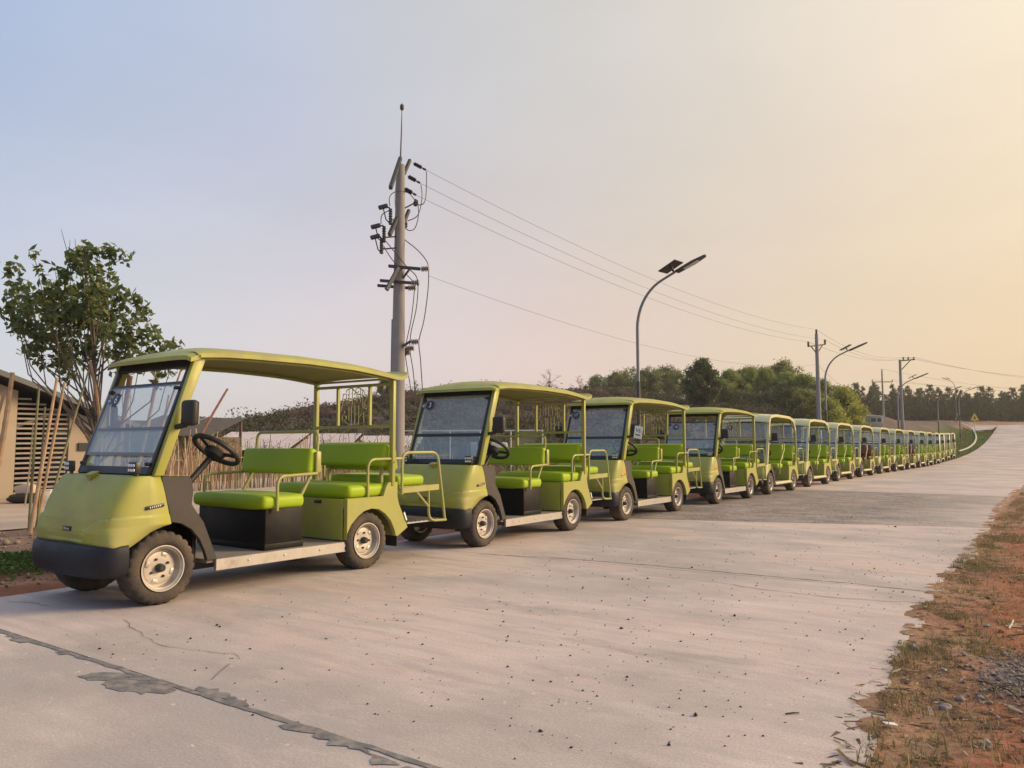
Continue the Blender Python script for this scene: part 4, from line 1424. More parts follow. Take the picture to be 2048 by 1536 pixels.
def number_sticker(root, num, x=-.38, z=1.585, y=None, frame=None):
    d = MB()
    n = 24
    d.add([(0, 0, 0)] + [(.064 * math.cos(a), .064 * math.sin(a), 0) for a in np.linspace(0, 2 * math.pi, n, endpoint=False)], [(0, 1 + k, 1 + (k + 1) % n) for k in range(n)])
    o = d.build('number_sticker', M_['sticker_navy'], root, smooth=0)
    yy = ws_z(z) if y is None else y
    o.location = Vector((x, yy, z)) + WS_N * .0185
    o.rotation_euler = (math.atan2(.895, .32), 0, 0)
    t = mesh_obj('number', text_mesh(num, .098 if len(num) < 2 else .078, M_['sticker_white']), o)
    t.location = (0, 0, .0015)
    # small oval badge beside it
    s = MB()
    s.add([(0, 0, 0)] + [(.027 * math.cos(a), .034 * math.sin(a), 0) for a in np.linspace(0, 2 * math.pi, n, endpoint=False)], [(0, 1 + k, 1 + (k + 1) % n) for k in range(n)], 0)
    s.add([(-.02, -.006, .0012), (.02, -.006, .0012), (.02, .004, .0012), (-.02, .004, .0012)], [(0, 1, 2, 3)], 1)
    s.add([(-.014, .012, .0012), (.014, .012, .0012), (.009, .022, .0012), (-.009, .022, .0012)], [(0, 1, 2, 3)], 2)
    p = s.build('oval_sticker', [M_['sticker_blue'], M_['sticker_white'], M_['sticker_red']], root, smooth=0, fix=False)
    p.location = Vector((x - .105, ws_z(z - .005) if y is None else y, z - .005)) + WS_N * .0185
    p.rotation_euler = (math.atan2(.895, .32), 0, 0)

# ---- second type: rounded roof, two bucket backs
def bws(z):        # windscreen of the second type
    return -.21 + (z - .74) * .245
def make_cart_b(vin, boxy=False):
    root = empty('shuttle_cart')
    pm, cm, tm, sm_ = M_['paint'], M_['paint_cream'], M_['tube_paint'], M_[vin]
    zs = [.36, .375, .40, .44, .50, .56, .62, .68, .715, .735, .745]
    ZC = [.36, .44, .56, .66, .72, .745]; YC = [-.36, -.40, -.40, -.36, -.31, -.25]
    ZB = [.36, .45, .52, .57, .60, .745]; YB = [-.30, -.26, -.16, -.04, .06, .10]
    NV = 40
    def cow(i, j):
        z = zs[i]; yc, yb = np.interp(z, ZC, YC), np.interp(z, ZB, YB)
        th = math.pi * j / NV; n_ = 2 / 3.0
        c_, s_ = math.cos(th), math.sin(th)
        return (.58 * math.copysign(abs(c_) ** n_, c_), yb - (yb - yc) * abs(s_) ** n_, z)
    cw = MB()
    cw.add([cow(i, j) for i in range(len(zs)) for j in range(NV + 1)], [(i * (NV + 1) + j, (i + 1) * (NV + 1) + j, (i + 1) * (NV + 1) + j + 1, i * (NV + 1) + j + 1) for i in range(len(zs) - 1) for j in range(NV)])
    last = [cow(len(zs) - 1, j) for j in range(NV + 1)]
    cw.add(last + [(p[0], max(p[1], .05), .748) for p in last], [(j, j + 1, NV + 2 + j, NV + 1 + j) for j in range(NV)])
    solidify(cw.build('front_cowl', pm, root, smooth=60), .012, -1)
    MB().box((0, -.30, .30), (1.02, .28, .15), bev=.05, seg=3).build('bumper', M_['bumper_black'], root)
    b = MB(); b.box((0, .10, .52), (1.04, .40, .44)); b.box((0, .16, .80), (1.04, .16, .14), bev=.03)
    b.build('dashboard', M_['black_box'], root)
    # dark fender behind the front wheel
    for s in (-1, 1):
        MB().prism([(.06, .615), (.16, .60), (.25, .54), (.31, .46), (.36, .36), (.39, .285), (.44, .285), (.41, .44), (.32, .60), (.18, .74), (.10, .74)], s * .53, s * .577, axis='x', bev=.004, seg=1).build('side_panel', M_['dark_panel'], root)
    # windscreen
    fr = MB()
    for z, t in ((.765, .03), (1.30, .03), (1.80, .03)):
        fr.bar((-.54, bws(z), z), (.54, bws(z), z), .024, t, side=(0, 1, 0))
    frame = fr.build('windscreen_frame', M_['black_frame'], root)
    for z0, z1, g in ((.78, 1.285, 'glass_sky_tint'), (1.315, 1.785, 'glass')):
        v4 = [(-.53, bws(z0), z0), (.53, bws(z0), z0), (.53, bws(z1), z1), (-.53, bws(z1), z1)]
        v4 += [(x, y - .006, z) for (x, y, z) in v4]
        MB().add(v4, [(0, 1, 2, 3), (7, 6, 5, 4), (0, 4, 5, 1), (1, 5, 6, 2), (2, 6, 7, 3), (3, 7, 4, 0)]).build('pane', M_[g], frame, smooth=0)
    # hoop pillars that flow into the roof edge
    zt = 1.93
    for s in (-1, 1):
        path = round_path([(s * .565, -.20, .75), (s * .565, .075, 1.80), (s * .565, .16, zt), (s * .565, .6, zt + .045), (s * .565, 1.9, zt + .03), (s * .565, 2.33, zt - .06), (s * .565, 2.47, zt - .30)], .16, 5)
        b = MB()
        vs_, fs = [], []
        for i, p in enumerate(path):
            t = (path[min(i + 1, len(path) - 1)] - path[max(i - 1, 0)]).normalized()
            nn = Vector((0, -t.z, t.y))
            hw_ = .034
            for dx, dn in ((-.03, -hw_), (.03, -hw_), (.03, hw_), (-.03, hw_)):
                vs_.append(p + Vector((dx, 0, 0)) + nn * dn)
        for i in range(len(path) - 1):
            for k in range(4):
                fs.append((i * 4 + k, i * 4 + (k + 1) % 4, (i + 1) * 4 + (k + 1) % 4, (i + 1) * 4 + k))
        fs += [(0, 1, 2, 3), tuple(len(vs_) - 4 + k for k in range(4))]
        b.add(vs_, fs)
        b.build('roof_hoop', cm, root, smooth=35)
        MB().box((s * .575, 2.47, 1.22), (.05, .042, .86), bev=.005).build('rear_pillar', pm, root)
        MB().tube(round_path([(s * .565, 2.02, 1.90), (s * .565, 2.12, 1.76), (s * .565, 2.38, 1.72), (s * .565, 2.47, 1.62)], .1), .014, n=6).build('roof_brace', M_['rubber_black'], root)
        mirror_part(root, s).location = (0, -.09, -.03)
    YS = [-.02, .06, .16, .35, .6, 1.2, 1.9, 2.2, 2.40, 2.50]
    ZS = [1.80, 1.88, 1.945, 1.975, 1.985, 1.985, 1.97, 1.945, 1.89, 1.82]
    if boxy:
        YS = [.02, .04, .08, .3, .6, 1.2, 1.9, 2.5, 2.60, 2.62]; ZS = [1.86, 1.90, 1.925, 1.94, 1.945, 1.945, 1.945, 1.93, 1.91, 1.86]
    def rtop(s, t):
        i = s * (len(YS) - 1)
        y, z = np.interp(i, range(len(YS)), YS), np.interp(i, range(len(YS)), ZS)
        x = (t * 2 - 1) * .60
        return (x, float(y), float(z) + .045 * (1 - abs(x / .6) ** 2.6))
    slab_grid(rtop, .03, 30, 16).build('roof', [cm, M_['roof_lining']], root, smooth=50)
    rear_frame(root, tm)
    MB().box((0, 1.15, .272), (1.09, 1.5, .03)).build('floor', M_['floor_mat'], root)
    for s in (-1, 1):
        MB().tube([(s * .565, .43, .25), (s * .565, 1.9, .25)], .042, n=10).build('sill', cm, root)
    b = MB()
    for s in (-1, 1):
        b.box((s * .28, 1.3, .215), (.06, 2.9, .07))
    b.box((0, 2.12, .26), (.9, .12, .12)); b.box((0, .0, .28), (.9, .12, .1))
    b.build('chassis', M_['rubber_black'], root)
    MB().prism([(1.0, .29), (1.42, .29), (1.42, .62), (.95, .62)], -.36, .36, axis='x').build('seat_box', M_['black_box'], root)
    cushion((0, 1.13, .68), (1.06, .44, .12), .048).build('seat_cushion', sm_, root, smooth=60)
    cushion((0, 2.10, .72), (1.08, .50, .13), .05).build('seat_cushion', sm_, root, smooth=60)
    for yb_, nm in ((1.42, 'backrest'), (2.42, 'backrest')):
        for s in (-1, 1):
            cushion((s * .275, yb_, 1.04), (.50, .11, .40), .05, puff=.016, tilt=R(-9)).build(nm, sm_, root, smooth=60)
    cushion((0, 2.80, .83), (1.08, .42, .11), .045).build('rear_seat_cushion', sm_, root, smooth=60)
    cushion((0, 2.57, 1.05), (1.04, .08, .30), .036, tilt=R(9)).build('rear_backrest', sm_, root, smooth=60)
    for s in (-1, 1):
        MB().tube(round_path([(s * .545, .98, .48), (s * .545, 1.02, .74), (s * .545, 1.30, .98), (s * .545, 1.47, 1.12), (s * .53, 1.49, 1.28), (s * .40, 1.49, 1.285)], .10), .015, n=8).build('grab_rail', tm, root)
        MB().tube(round_path([(s * .575, 2.12, .70), (s * .575, 2.10, .98), (s * .575, 2.38, 1.0), (s * .575, 2.42, .74)], .08), .014, n=8).build('armrest', tm, root)
    MB().bar((-.5, 1.50, .86), (.5, 1.50, .86), .03, .03, side=(0, 1, 0)).build('backrest_frame', tm, root)
    MB().bar((-.5, 2.49, .86), (.5, 2.49, .86), .03, .03, side=(0, 1, 0)).build('backrest_frame', tm, root)
    arch = [(1.86, .29), (1.885, .38), (1.93, .46), (1.995, .525), (2.07, .562), (2.17, .57), (2.27, .55), (2.36, .50), (2.44, .42), (2.49, .33), (2.51, .285)]
    rp = arch + [(2.54, .275), (2.66, .36), (2.56, .60), (2.53, .70), (2.50, .78), (2.38, .76), (2.33, .66), (1.72, .66), (1.68, .29)]
    rb = MB()
    for s in (-1, 1):
        rb.prism(rp, s * .535, s * .59, axis='x', bev=.004, seg=1)
    rb.prism([(1.685, .295), (1.725, .655), (2.50, .655), (2.50, .57), (1.80, .57), (1.80, .295)], -.533, .533, axis='x')
    rb.box((0, 2.545, .50), (1.08, .03, .42))
    rb.build('rear_body', pm, root)
    for s in (-1, 1):
        b = MB()
        b.tube(round_path([(s * .60, 2.60, .70), (s * .60, 2.60, 1.13), (s * .60, 3.12, 1.13), (s * .60, 3.25, .385)], .10), .0155, n=7)
        b.tube(round_path([(s * .60, 3.0, .74), (s * .60, 3.0, .395), (s * .60, 3.27, .385)], .11), .0145, n=7)
        b.tube([(s * .60, 2.80, .735), (s * .60, 3.0, .55)], .013, n=6)
        b.bar((s * .60, 2.60, .738), (s * .60, 3.15, .752), .034, .062, side=(1, 0, 0))
        b.build('rear_handrail', tm, root)
    MB().box((0, 2.86, .762), (1.12, .5, .03)).build('rear_seat_tray', tm, root)
    MB().box((0, 2.98, .392), (1.17, .56, .014)).build('rear_step', M_['aluminium'], root)
    if boxy:
        for s in (-1, 1):
            g = MB()
            nfold = 14
            pts = [(s * (.60 + .012 * math.sin(k * 2.1)), 2.02 + .60 * k / nfold) for k in range(nfold + 1)]
            g.add([(x, y, 1.90) for x, y in pts] + [(x, y, .80) for x, y in pts], [(k, k + 1, nfold + 2 + k, nfold + 1 + k) for k in range(nfold)])
            solidify(g.build('side_curtain', M_['curtain'], root, smooth=60, fix=False), .004, 0)
    c_ = Vector((.25, .56, 1.05)); ax = Vector((0, .26, .35)).normalized()
    q = ax.to_track_quat('Z', 'Y').to_matrix()
    ring = [c_ + q @ Vector((.2 * math.cos(a), .2 * math.sin(a), 0)) for a in np.linspace(0, 2 * math.pi, 20, endpoint=False)]
    b = MB(); b.tube(ring, .017, n=6, closed=True)
    for a in (R(90), R(210), R(330)):
        b.bar(c_ - ax * .03, c_ + q @ Vector((.2 * math.cos(a), .2 * math.sin(a), 0)), .05, .016, side=q @ Vector((-math.sin(a), math.cos(a), 0)))
    b.tube([c_, c_ - ax * .35], .026, n=8)
    b.build('steering_wheel', M_['rubber_black'], root)
    for s in (-1, 1):
        add_wheel(root, s * .50, 0.0, .273, s, WHEEL_A, spin=rng.uniform(0, 6))
        add_wheel(root, s * .50, 2.12, .273, s, WHEEL_A, spin=rng.uniform(0, 6))
    return root

# ---- the row: (u, v of the near front wheel, yaw, kind, label)
ROWG = 'shuttle carts parked nose to tail along the road'
def place(root, u, v, yaw, label):
    s, c_ = math.sin(yaw), math.cos(yaw)
    p = W(u, v)
    # v is the outer face of the near front wheel: shift by .58 to the cart's centre line
    cx, cy = p.x - .58 * c_, p.y + .58 * s
    root.location = (cx, cy, float(road_z(u)) + ROAD_TOP)
    pit = math.atan2(float(road_z(u + 2.1) - road_z(u)), 2.1)
    root.rotation_euler = (Matrix.Rotation(-yaw, 3, 'Z') @ Matrix.Rotation(pit, 3, 'X')).to_euler()
    tag(root, label, 'cart', ROWG)
ROAD_TOP = 0.0

c1 = make_cart_a(1)
s_, c_ = math.sin(R(35.3)), math.cos(R(35.3))
place(c1, 3.35, -5.70, R(35.3), 'lime green shuttle cart with number 6 on its windscreen, nearest of the row')
c1.location = (-3.136, 6.306, ROAD_TOP)
number_sticker(c1, '6')
c2 = make_cart_a(2)
place(c2, 7.42, -5.70, R(34.0), 'lime green shuttle cart with number 3 on its windscreen, second in the row')
number_sticker(c2, '3', z=1.72, x=-.40)
c3 = make_cart_a(3)
place(c3, 11.33, -5.82, R(34.6), 'lime green shuttle cart numbered 17 with a paper notice on its mirror')
number_sticker(c3, '17', z=1.72, x=-.42)
pn = MB().box((0, 0, 0), (.15, .004, .20), bev=0).build('paper_notice', M_['paper'], c3, smooth=0)
pn.location = (.80, .03, 1.42); pn.rotation_euler = (0, R(10), R(-8))
tn = mesh_obj('notice_lettering', text_mesh('V6', .09, M_['sticker_navy']), pn)
tn.location = (0, -.004, .025); tn.rotation_euler = (math.pi / 2, 0, 0)
b_ = MB().box((0, -.003, -.045), (.09, .002, .018)).build('notice_lettering', M_['sticker_navy'], pn, smooth=0)
c4 = make_cart_a(4)
place(c4, 15.62, -5.90, R(34.6), 'lime green shuttle cart with number 18 on its windscreen, fourth in the row')
number_sticker(c4, '18', z=1.60, x=-.36)

protoB = make_cart_b('vinyl')
protoN = make_cart_b('vinyl_brown')
protoC = make_cart_b('vinyl', boxy=True)
used = set()
FAR = [(19.45, -6.0, 'G', 'fifth shuttle cart in the row, the first one with a rounded cream roof'),
       (23.7, -6.15, 'G', 'sixth shuttle cart in the row, with rounded cream roof and lime bucket seats'),
       (28.1, -6.35, 'G', 'seventh shuttle cart in the row, just in front of the nearer brown-seated one'),
       (32.2, -6.42, 'N', 'nearer of the two shuttle carts with brown seats, eighth in the row'),
       (36.5, -6.48, 'G', 'ninth shuttle cart in the row, just behind the nearer brown-seated one'),
       (40.2, -6.5, 'G', 'tenth shuttle cart in the row, just in front of the farther brown-seated one'),
       (43.9, -6.5, 'N', 'farther of the two shuttle carts with brown seats, eleventh in the row'),
       (47.6, -6.5, 'G', 'twelfth shuttle cart in the row, just behind the farther brown-seated one'),
       (51.2, -6.55, 'G', 'thirteenth shuttle cart in the row, the last one with a rounded roof'),
       (55.4, -6.65, 'C', 'fourteenth shuttle cart in the row, the first one with beige side curtains'),
       (59.6, -6.85, 'C', 'fifteenth shuttle cart in the row, second of the four with beige curtains'),
       (64.2, -7.0, 'C', 'sixteenth shuttle cart in the row, third of the four with beige curtains'),
       (68.6, -7.1, 'C', 'farthest shuttle cart at the end of the row, beside the grass verge')]
for k, (u, v, kd, lab) in enumerate(FAR):
    src = {'G': protoB, 'N': protoN, 'C': protoC}[kd]
    o = src if kd not in used else copy_tree(src)
    used.add(kd)
    place(o, u, v, R(35.0 + (rng.uniform(-1, 1) if k < 9 else -.8)), lab)
    if k == 0:
        c5 = o
n9 = MB()
number_sticker(c5, '9', x=-.40, z=1.66, y=bws(1.66) - .012)
# ------------------------------------------------------------------ buildings and fences at the left
mat('cream_wall', (.40, .33, .245), .9, noise=.12, nscale=1.5, dirt=(.40, .31, .22), dirt_amt=.5, dscale=1.2)
mat('slat', (.33, .29, .25), .7, noise=.2, nscale=6)
mat('void_shade', (.02, .017, .015), .95)  # near-black colour standing in for shade inside the sheds
mat('dark_roof', (.055, .05, .05), .7, noise=.3, nscale=3)
mat('steel_trim', (.09, .10, .10), .5, metal=.4)
mat('tin_roof', (.58, .50, .49), .5, noise=.15, nscale=1.2, dirt=(.38, .30, .27), dirt_amt=.5, dscale=1.0)
mat('timber', (.17, .12, .085), .85, noise=.3, nscale=5)
mat('bamboo_tan', (.44, .29, .17), .55, noise=.25, nscale=7, dirt=(.24, .15, .09), dirt_amt=.5, dscale=9)
mat('bamboo_pale', (.55, .42, .27), .55, noise=.2, nscale=7, dirt=(.3, .2, .12), dirt_amt=.4, dscale=9)
mat('bamboo_green', (.17, .17, .06), .5, noise=.25, nscale=7, dirt=(.3, .22, .1), dirt_amt=.5, dscale=8)
mat('bamboo_red', (.30, .13, .09), .6, noise=.25, nscale=7)
mat('bark', (.16, .125, .10), .9, noise=.35, nscale=10, bump=.4, bscale=30)
mat('bark_dark', (.055, .042, .034), .9, noise=.3, nscale=6)
mat('pole_concrete', (.29, .275, .26), .85, noise=.12, nscale=3, dirt=(.27, .24, .22), dirt_amt=.5, dscale=2)
mat('galv', (.07, .07, .075), .6, metal=.3, noise=.2, nscale=5)
mat('galv_light', (.24, .245, .25), .5, metal=.4, noise=.1, nscale=5)
mat('ceramic', (.30, .27, .25), .25)
mat('polymer', (.045, .04, .04), .5)
mat('wire', (.10, .095, .09), .6)
mat('lamp_dark', (.05, .055, .055), .45)
mat('solar', (.02, .022, .035), .2)
mat('sign_yellow', (.75, .55, .03), .5)
mat('corrugated', (.13, .16, .20), .5, metal=.2, noise=.15, nscale=2)
mat('white_paint', (.62, .60, .57), .6, noise=.1, nscale=2)

GAB_U0, GAB_U1, GAB_V = 3.2, 9.75, -18.5
def rake(u):
    return 2.62 + (7.17 - u) * .35 if u > 5.4 else 3.24 - (5.4 - u) * .35
shed = empty('slatted_shed', W(7.5, GAB_V, 0))
tag(shed, 'cream walled shed with a slatted opening and dark pitched roof at the far left', 'shed')
def rel(o, root):
    o.parent = root
    o.matrix_parent_inverse = Matrix.Translation(-Vector(root.location))
    return o
def wall_piece(u0, u1, z0, name, m, root, v=GAB_V, th=.18, topf=rake, dz=-.14):
    b = MB()
    pts = [(u0, z0), (u1, z0), (u1, topf(u1) + dz)] + ([(5.4, topf(5.4) + dz)] if u0 < 5.4 < u1 else []) + [(u0, topf(u0) + dz)]
    fr_ = [W(u, v, z) for u, z in pts]; bk = [W(u, v - th, z) for u, z in pts]
    n = len(pts)
    b.add(fr_ + bk, [tuple(range(n)), tuple(range(2 * n - 1, n - 1, -1))] + [(i, n + i, n + (i + 1) % n, (i + 1) % n) for i in range(n)])
    return rel(b.build(name, m, smooth=0), root)
wall_piece(GAB_U0, 7.42, 0, 'wall', MATS['cream_wall'], shed)
wall_piece(8.52, GAB_U1, 0, 'wall', MATS['cream_wall'], shed)
for (a, b_, c_, d_) in ((GAB_U0, GAB_V - .18, GAB_U0, -24.5), (GAB_U1, GAB_V - .18, GAB_U1, -24.5)):
    A, B = W(a, b_, 0), W(c_, d_, 0)
    h = rake(a) - .2
    rel(MB().bar(Vector((A.x, A.y, h / 2)), Vector((B.x, B.y, h / 2)), .16, h, side=W(1, 0)).build('wall', MATS['cream_wall'], smooth=0), shed)
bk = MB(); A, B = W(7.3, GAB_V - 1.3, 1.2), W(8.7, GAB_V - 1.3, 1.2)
bk.bar(A, B, .05, 2.4, side=W(0, 1)); rel(bk.build('shade_panel', MATS['void_shade'], smooth=0), shed)  # black panel behind the slats, painted as the unlit interior
sl_me = MB().box((0, 0, 0), (1.06, .03, .044), bev=.004, seg=1).mesh('slat', MATS['slat'])
for k in range(21):
    z = .07 + k * .108
    if z > rake(8.5) - .30 and False:
        break
    ua, ub = 7.44, min(8.50, 7.17 + (2.62 - .2 - z) / .35)
    if ub - ua < .25:
        continue
    o = mesh_obj('slat', sl_me)
    o.location = W((ua + ub) / 2, GAB_V - .05, z)
    o.scale = ((ub - ua) / 1.06, 1, 1)
    o.rotation_euler = (R(12), 0, math.pi / 2 - ROW + R(0))
    o.rotation_euler = (Matrix.Rotation(math.pi / 2 - ROW, 3, 'Z') @ Matrix.Rotation(R(-.6), 3, 'Y') @ Matrix.Rotation(R(rng.normal(0, 6)), 3, 'X')).to_euler()
    rel(o, shed)
rel(MB().bar(W(7.44, GAB_V - .09, 1.62), W(8.3, GAB_V - .09, 1.98), .05, .06, side=W(0, 1)).build('brace', MATS['timber']), shed)
rf = MB()
for (ua, ub) in ((2.6, 5.4), (5.4, 10.1)):
    pts = []
    for (u, v) in ((ua, GAB_V + .45), (ub, GAB_V + .45), (ub, -25), (ua, -25)):
        pts.append(W(u, v, rake(u)))
    rf.add(pts + [p + Vector((0, 0, .07)) for p in pts], [(0, 1, 2, 3), (7, 6, 5, 4), (0, 4, 5, 1), (1, 5, 6, 2), (2, 6, 7, 3), (3, 7, 4, 0)])
ro = rel(rf.build('roof', MATS['dark_roof'], smooth=0), shed)
for (ua, ub) in ((2.6, 5.4), (5.4, 10.1)):
    b = MB().bar(W(ua, GAB_V + .47, rake(ua) + .01), W(ub, GAB_V + .47, rake(ub) + .01), .03, .11, side=W(0, 1))
    x = b.build('rake_trim', MATS['steel_trim']); x.parent = ro
ex = rel(MB().bar(W(8.72, GAB_V + .03, 1.18), W(8.98, GAB_V + .03, 1.18), .04, .18, side=W(0, 1)).build('wall_plate', MATS['rubber_black']), shed)

# things lying at the shed's foot
b = MB()
bmh = bmesh.new(); bmesh.ops.create_icosphere(bmh, subdivisions=3, radius=.3)
for x in bmh.verts:
    k = .85 + .4 * float(vnoise(x.co.x * 9, x.co.y * 9 + x.co.z * 6, 1, 4))
    x.co = Vector((x.co.x * k * 1.15, x.co.y * k * .8, max(-.10, x.co.z * k * .36)))
o = b.bm(bmh).build('bin_bag', MATS['rubber_black']); o.location = W(7.35, -17.7, .112)
tag(o, 'slumped black bin bag on the yard in front of the shed wall', 'bag')
b = MB(); b.prism([(-.17, -.1), (.17, -.1), (.2, .06), (.02, .11), (-.2, .05)], -.12, .12, axis='y', bev=.02)
o = b.build('cloth_bundle', MATS['curtain']); o.location = W(7.36, -17.72, .31)
tag(o, 'beige folded cloth bundle lying on the black bag', 'cloth')
b = MB(); b.box((0, 0, .12), (.24, .2, .24), bev=.01); b.box((0, 0, .245), (.26, .22, .02), bev=.004)
o = b.build('plastic_tub', MATS['white_paint']); o.location = W(7.80, -17.9, .012); o.rotation_euler = (0, 0, .4)
tag(o, 'small white tub beside the black bag by the slats', 'tub')
b = MB(); b.tube(round_path([(0, 0, 0), (0, 0, .5), (.16, 0, .62), (.16, 0, .2)], .08), .05, n=8)
o = b.build('red_hose', MATS['sticker_red']); o.location = W(8.60, -17.9, .012)
tag(o, 'red bent pipe standing against the shed right of the slats', 'pipe')

# low dark-roofed shelter next to it, then sheds with pale sheet roofs
def lean_to(name, pA, pB, zf, zb, depth, roof_m, label, wall_m='void_shade', sheets=5, cat='shed', gap=.5, wall_h=None):
    """roof sheets between front ends pA, pB, rising to the back"""
    root = empty(name, ((pA.x + pB.x) / 2, (pA.y + pB.y) / 2, 0)); tag(root, label, cat)
    back = Vector((0, depth, 0))
    t = (pB - pA)
    for k in range(sheets):
        a, b = pA + t * (k / sheets), pA + t * ((k + .985) / sheets)
        s_ = MB()
        nn = 10
        V = []
        for q in range(nn + 1):
            p = a.lerp(b, q / nn); dz = .018 * (q % 2)
            V += [Vector((p.x, p.y, zf + dz + .012 * (k % 2))), Vector((p.x, p.y, zb + dz + .012 * (k % 2))) + back]
        s_.add(V, [(2 * q, 2 * q + 2, 2 * q + 3, 2 * q + 1) for q in range(nn)])
        o = s_.build('roof_sheet', roof_m, smooth=0, fix=False); solidify(o, .012, -1); rel(o, root)
    for q in range(4):
        p = pA + t * (.03 + .94 * q / 3)
        rel(MB().box((p.x, p.y + .2, (zf - .04) / 2), (.08, .08, zf - .04)).build('post', MATS['timber']), root)
        p2 = p + back
        rel(MB().box((p2.x, p2.y - .2, (zb - .1) / 2), (.08, .08, zb - .1)).build('post', MATS['timber']), root)
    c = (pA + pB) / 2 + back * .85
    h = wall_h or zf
    rel(MB().box((c.x, c.y, h / 2), (t.length * .98, .08, h), rot=Matrix.Rotation(math.atan2(t.y, t.x), 3, 'Z')).build('back_wall', MATS[wall_m]), root)  # under the pale roofs its near-black colour paints the shade
    return root
def gp(px, Y):
    return Vector(((px - 1024) / F_PX * Y, Y, 0))
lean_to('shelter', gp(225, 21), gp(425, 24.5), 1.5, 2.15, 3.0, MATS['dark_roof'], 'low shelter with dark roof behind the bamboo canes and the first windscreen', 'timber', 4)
lean_to('nursery_shed', gp(395, 33), gp(575, 33.5), 1.02, 1.86, 4.0, MATS['tin_roof'], 'low shed with pale sheet roof seen behind the first cart steering wheel', sheets=5)
lean_to('nursery_shed', gp(578, 34.5), gp(690, 34.5), .92, 1.80, 4.0, MATS['tin_roof'], 'low pale-roofed shed between the first cart seats and its rear pillars', sheets=4)
lean_to('nursery_shed', gp(694, 36), gp(830, 37), .90, 1.72, 4.0, MATS['tin_roof'], 'low pale-roofed shed farthest right, behind the first cart rear seat', sheets=4)

# stake fence
fence = empty('bamboo_stake_fence', W(13, -18.9, 0)); tag(fence, 'fence of thin upright bamboo stakes behind the first cart seats', 'fence')
stake_me = []
for k in range(8):
    m_ = MATS[['bamboo_tan', 'bamboo_pale', 'bamboo_tan', 'timber', 'bamboo_tan', 'bamboo_pale', 'bamboo_green', 'timber'][k]]
    L = 1.0
    pts = [(rng.normal() * .012 * q, rng.normal() * .012 * q, L * q / 4) for q in range(5)]
    stake_me.append(MB().tube(pts, [.016, .0155, .014, .012, .008], n=6).mesh('stake', m_))
for k in range(298):
    u = 9.9 + 12.6 * (k + rng.uniform(-.6, .6)) / 298
    o = mesh_obj('stake', stake_me[rng.integers(8)])
    o.location = W(u, -18.9 + rng.normal() * .16, 0)
    o.scale = (1, 1, float(rng.choice([.85, 1.0, 1.15, 1.35, 1.6], p=[.25, .28, .22, .16, .09])) * rng.uniform(.92, 1.08))
    o.rotation_euler = (rng.normal() * .06, rng.normal() * .06, rng.uniform(0, 6))
    rel(o, fence)
for z in (.45, .85):
    rel(MB().tube([W(u, -18.85, z + .03 * math.sin(u * 2)) for u in np.linspace(9.9, 22.5, 24)], .014, n=6).build('rail', MATS['bamboo_tan']), fence)
# leafy tips along it
n = 5200
U = rng.uniform(9.9, 22.5, n); cl = vnoise(U, U * 0, .45, 61)
keep = cl > .52
U = U[keep]; n = len(U)
C3 = np.stack([U * RS + (-18.9 + rng.normal(0, .2, n)) * RC, U * RC - (-18.9 + rng.normal(0, .2, n)) * RS, .95 + .35 * vnoise(U, U * 0, .45, 62) + rng.normal(0, .13, n)], -1)
V, Fq = leaf_arrays(C3, rng.uniform(.07, .13, n), rng.uniform(.012, .02, n), droop=.7)
tag(mesh_obj('bamboo_leaves', np_mesh('bamboo_leaves', V, Fq, MATS['leaf'], np.repeat(np.array([.075, .085, .035]) * rng.uniform(.6, 1.4, (n, 1)), 4, 0))), 'sparse green leaves sprouting along the bamboo stake fence', 'leaves', kind='stuff')

# canes in the bed (base, top as picture points at a distance)
def cane(p0, p1, Y0, Y1, r, m, label, grp=None):
    a, b = at(*p0, Y0), at(*p1, Y1)
    n = 10
    pts, rad = [], []
    bend = Vector((rng.normal() * .02, rng.normal() * .02, 0))
    for q in range(n * 3 + 1):
        t = q / (n * 3)
        pts.append(a.lerp(b, t) + bend * math.sin(t * math.pi))
        rad.append(r * (1 - .3 * t) * (1.12 if q % 3 == 0 else 1.0))
    return tag(MB().tube(pts, rad, n=8).build('bamboo_cane', MATS[m]), label, 'bamboo cane', grp)
CG = 'bamboo canes stuck in the bed left of the carts'
cane((58, 1064), (78, 775), 10.3, 10.3, .020, 'bamboo_green', 'green bamboo cane rising upright in front of the slats', CG)
cane((74, 1062), (90, 814), 10.4, 10.4, .016, 'bamboo_green', 'shorter green bamboo cane right beside the upright green one', CG)
cane((60, 1066), (114, 757), 10.2, 10.5, .026, 'bamboo_tan', 'tan bamboo cane leaning right across the slats', CG)
cane((72, 1060), (129, 765), 10.4, 10.6, .023, 'bamboo_tan', 'tan bamboo cane leaning parallel behind the first leaning one', CG)
cane((86, 1060), (178, 739), 10.4, 11.2, .018, 'bamboo_green', 'long thin bamboo cane leaning far right towards the tree', CG)
cane((50, 1010), (66, 850), 11.5, 11.5, .012, 'bamboo_pale', 'thin pale bamboo stick left of the green canes', CG)
cane((-18, 1000), (25, 745), 11.0, 11.0, .040, 'bamboo_tan', 'thick tan bamboo pole cut off at the top, at the left frame edge', CG)
cane((-30, 900), (10, 780), 11.3, 11.3, .026, 'bamboo_tan', 'tan bamboo pole entering at the left frame edge beside the thick one', CG)
cane((200, 850), (180, 722), 11.6, 11.3, .028, 'bamboo_tan', 'tan bamboo prop tied against the tree trunk', CG)
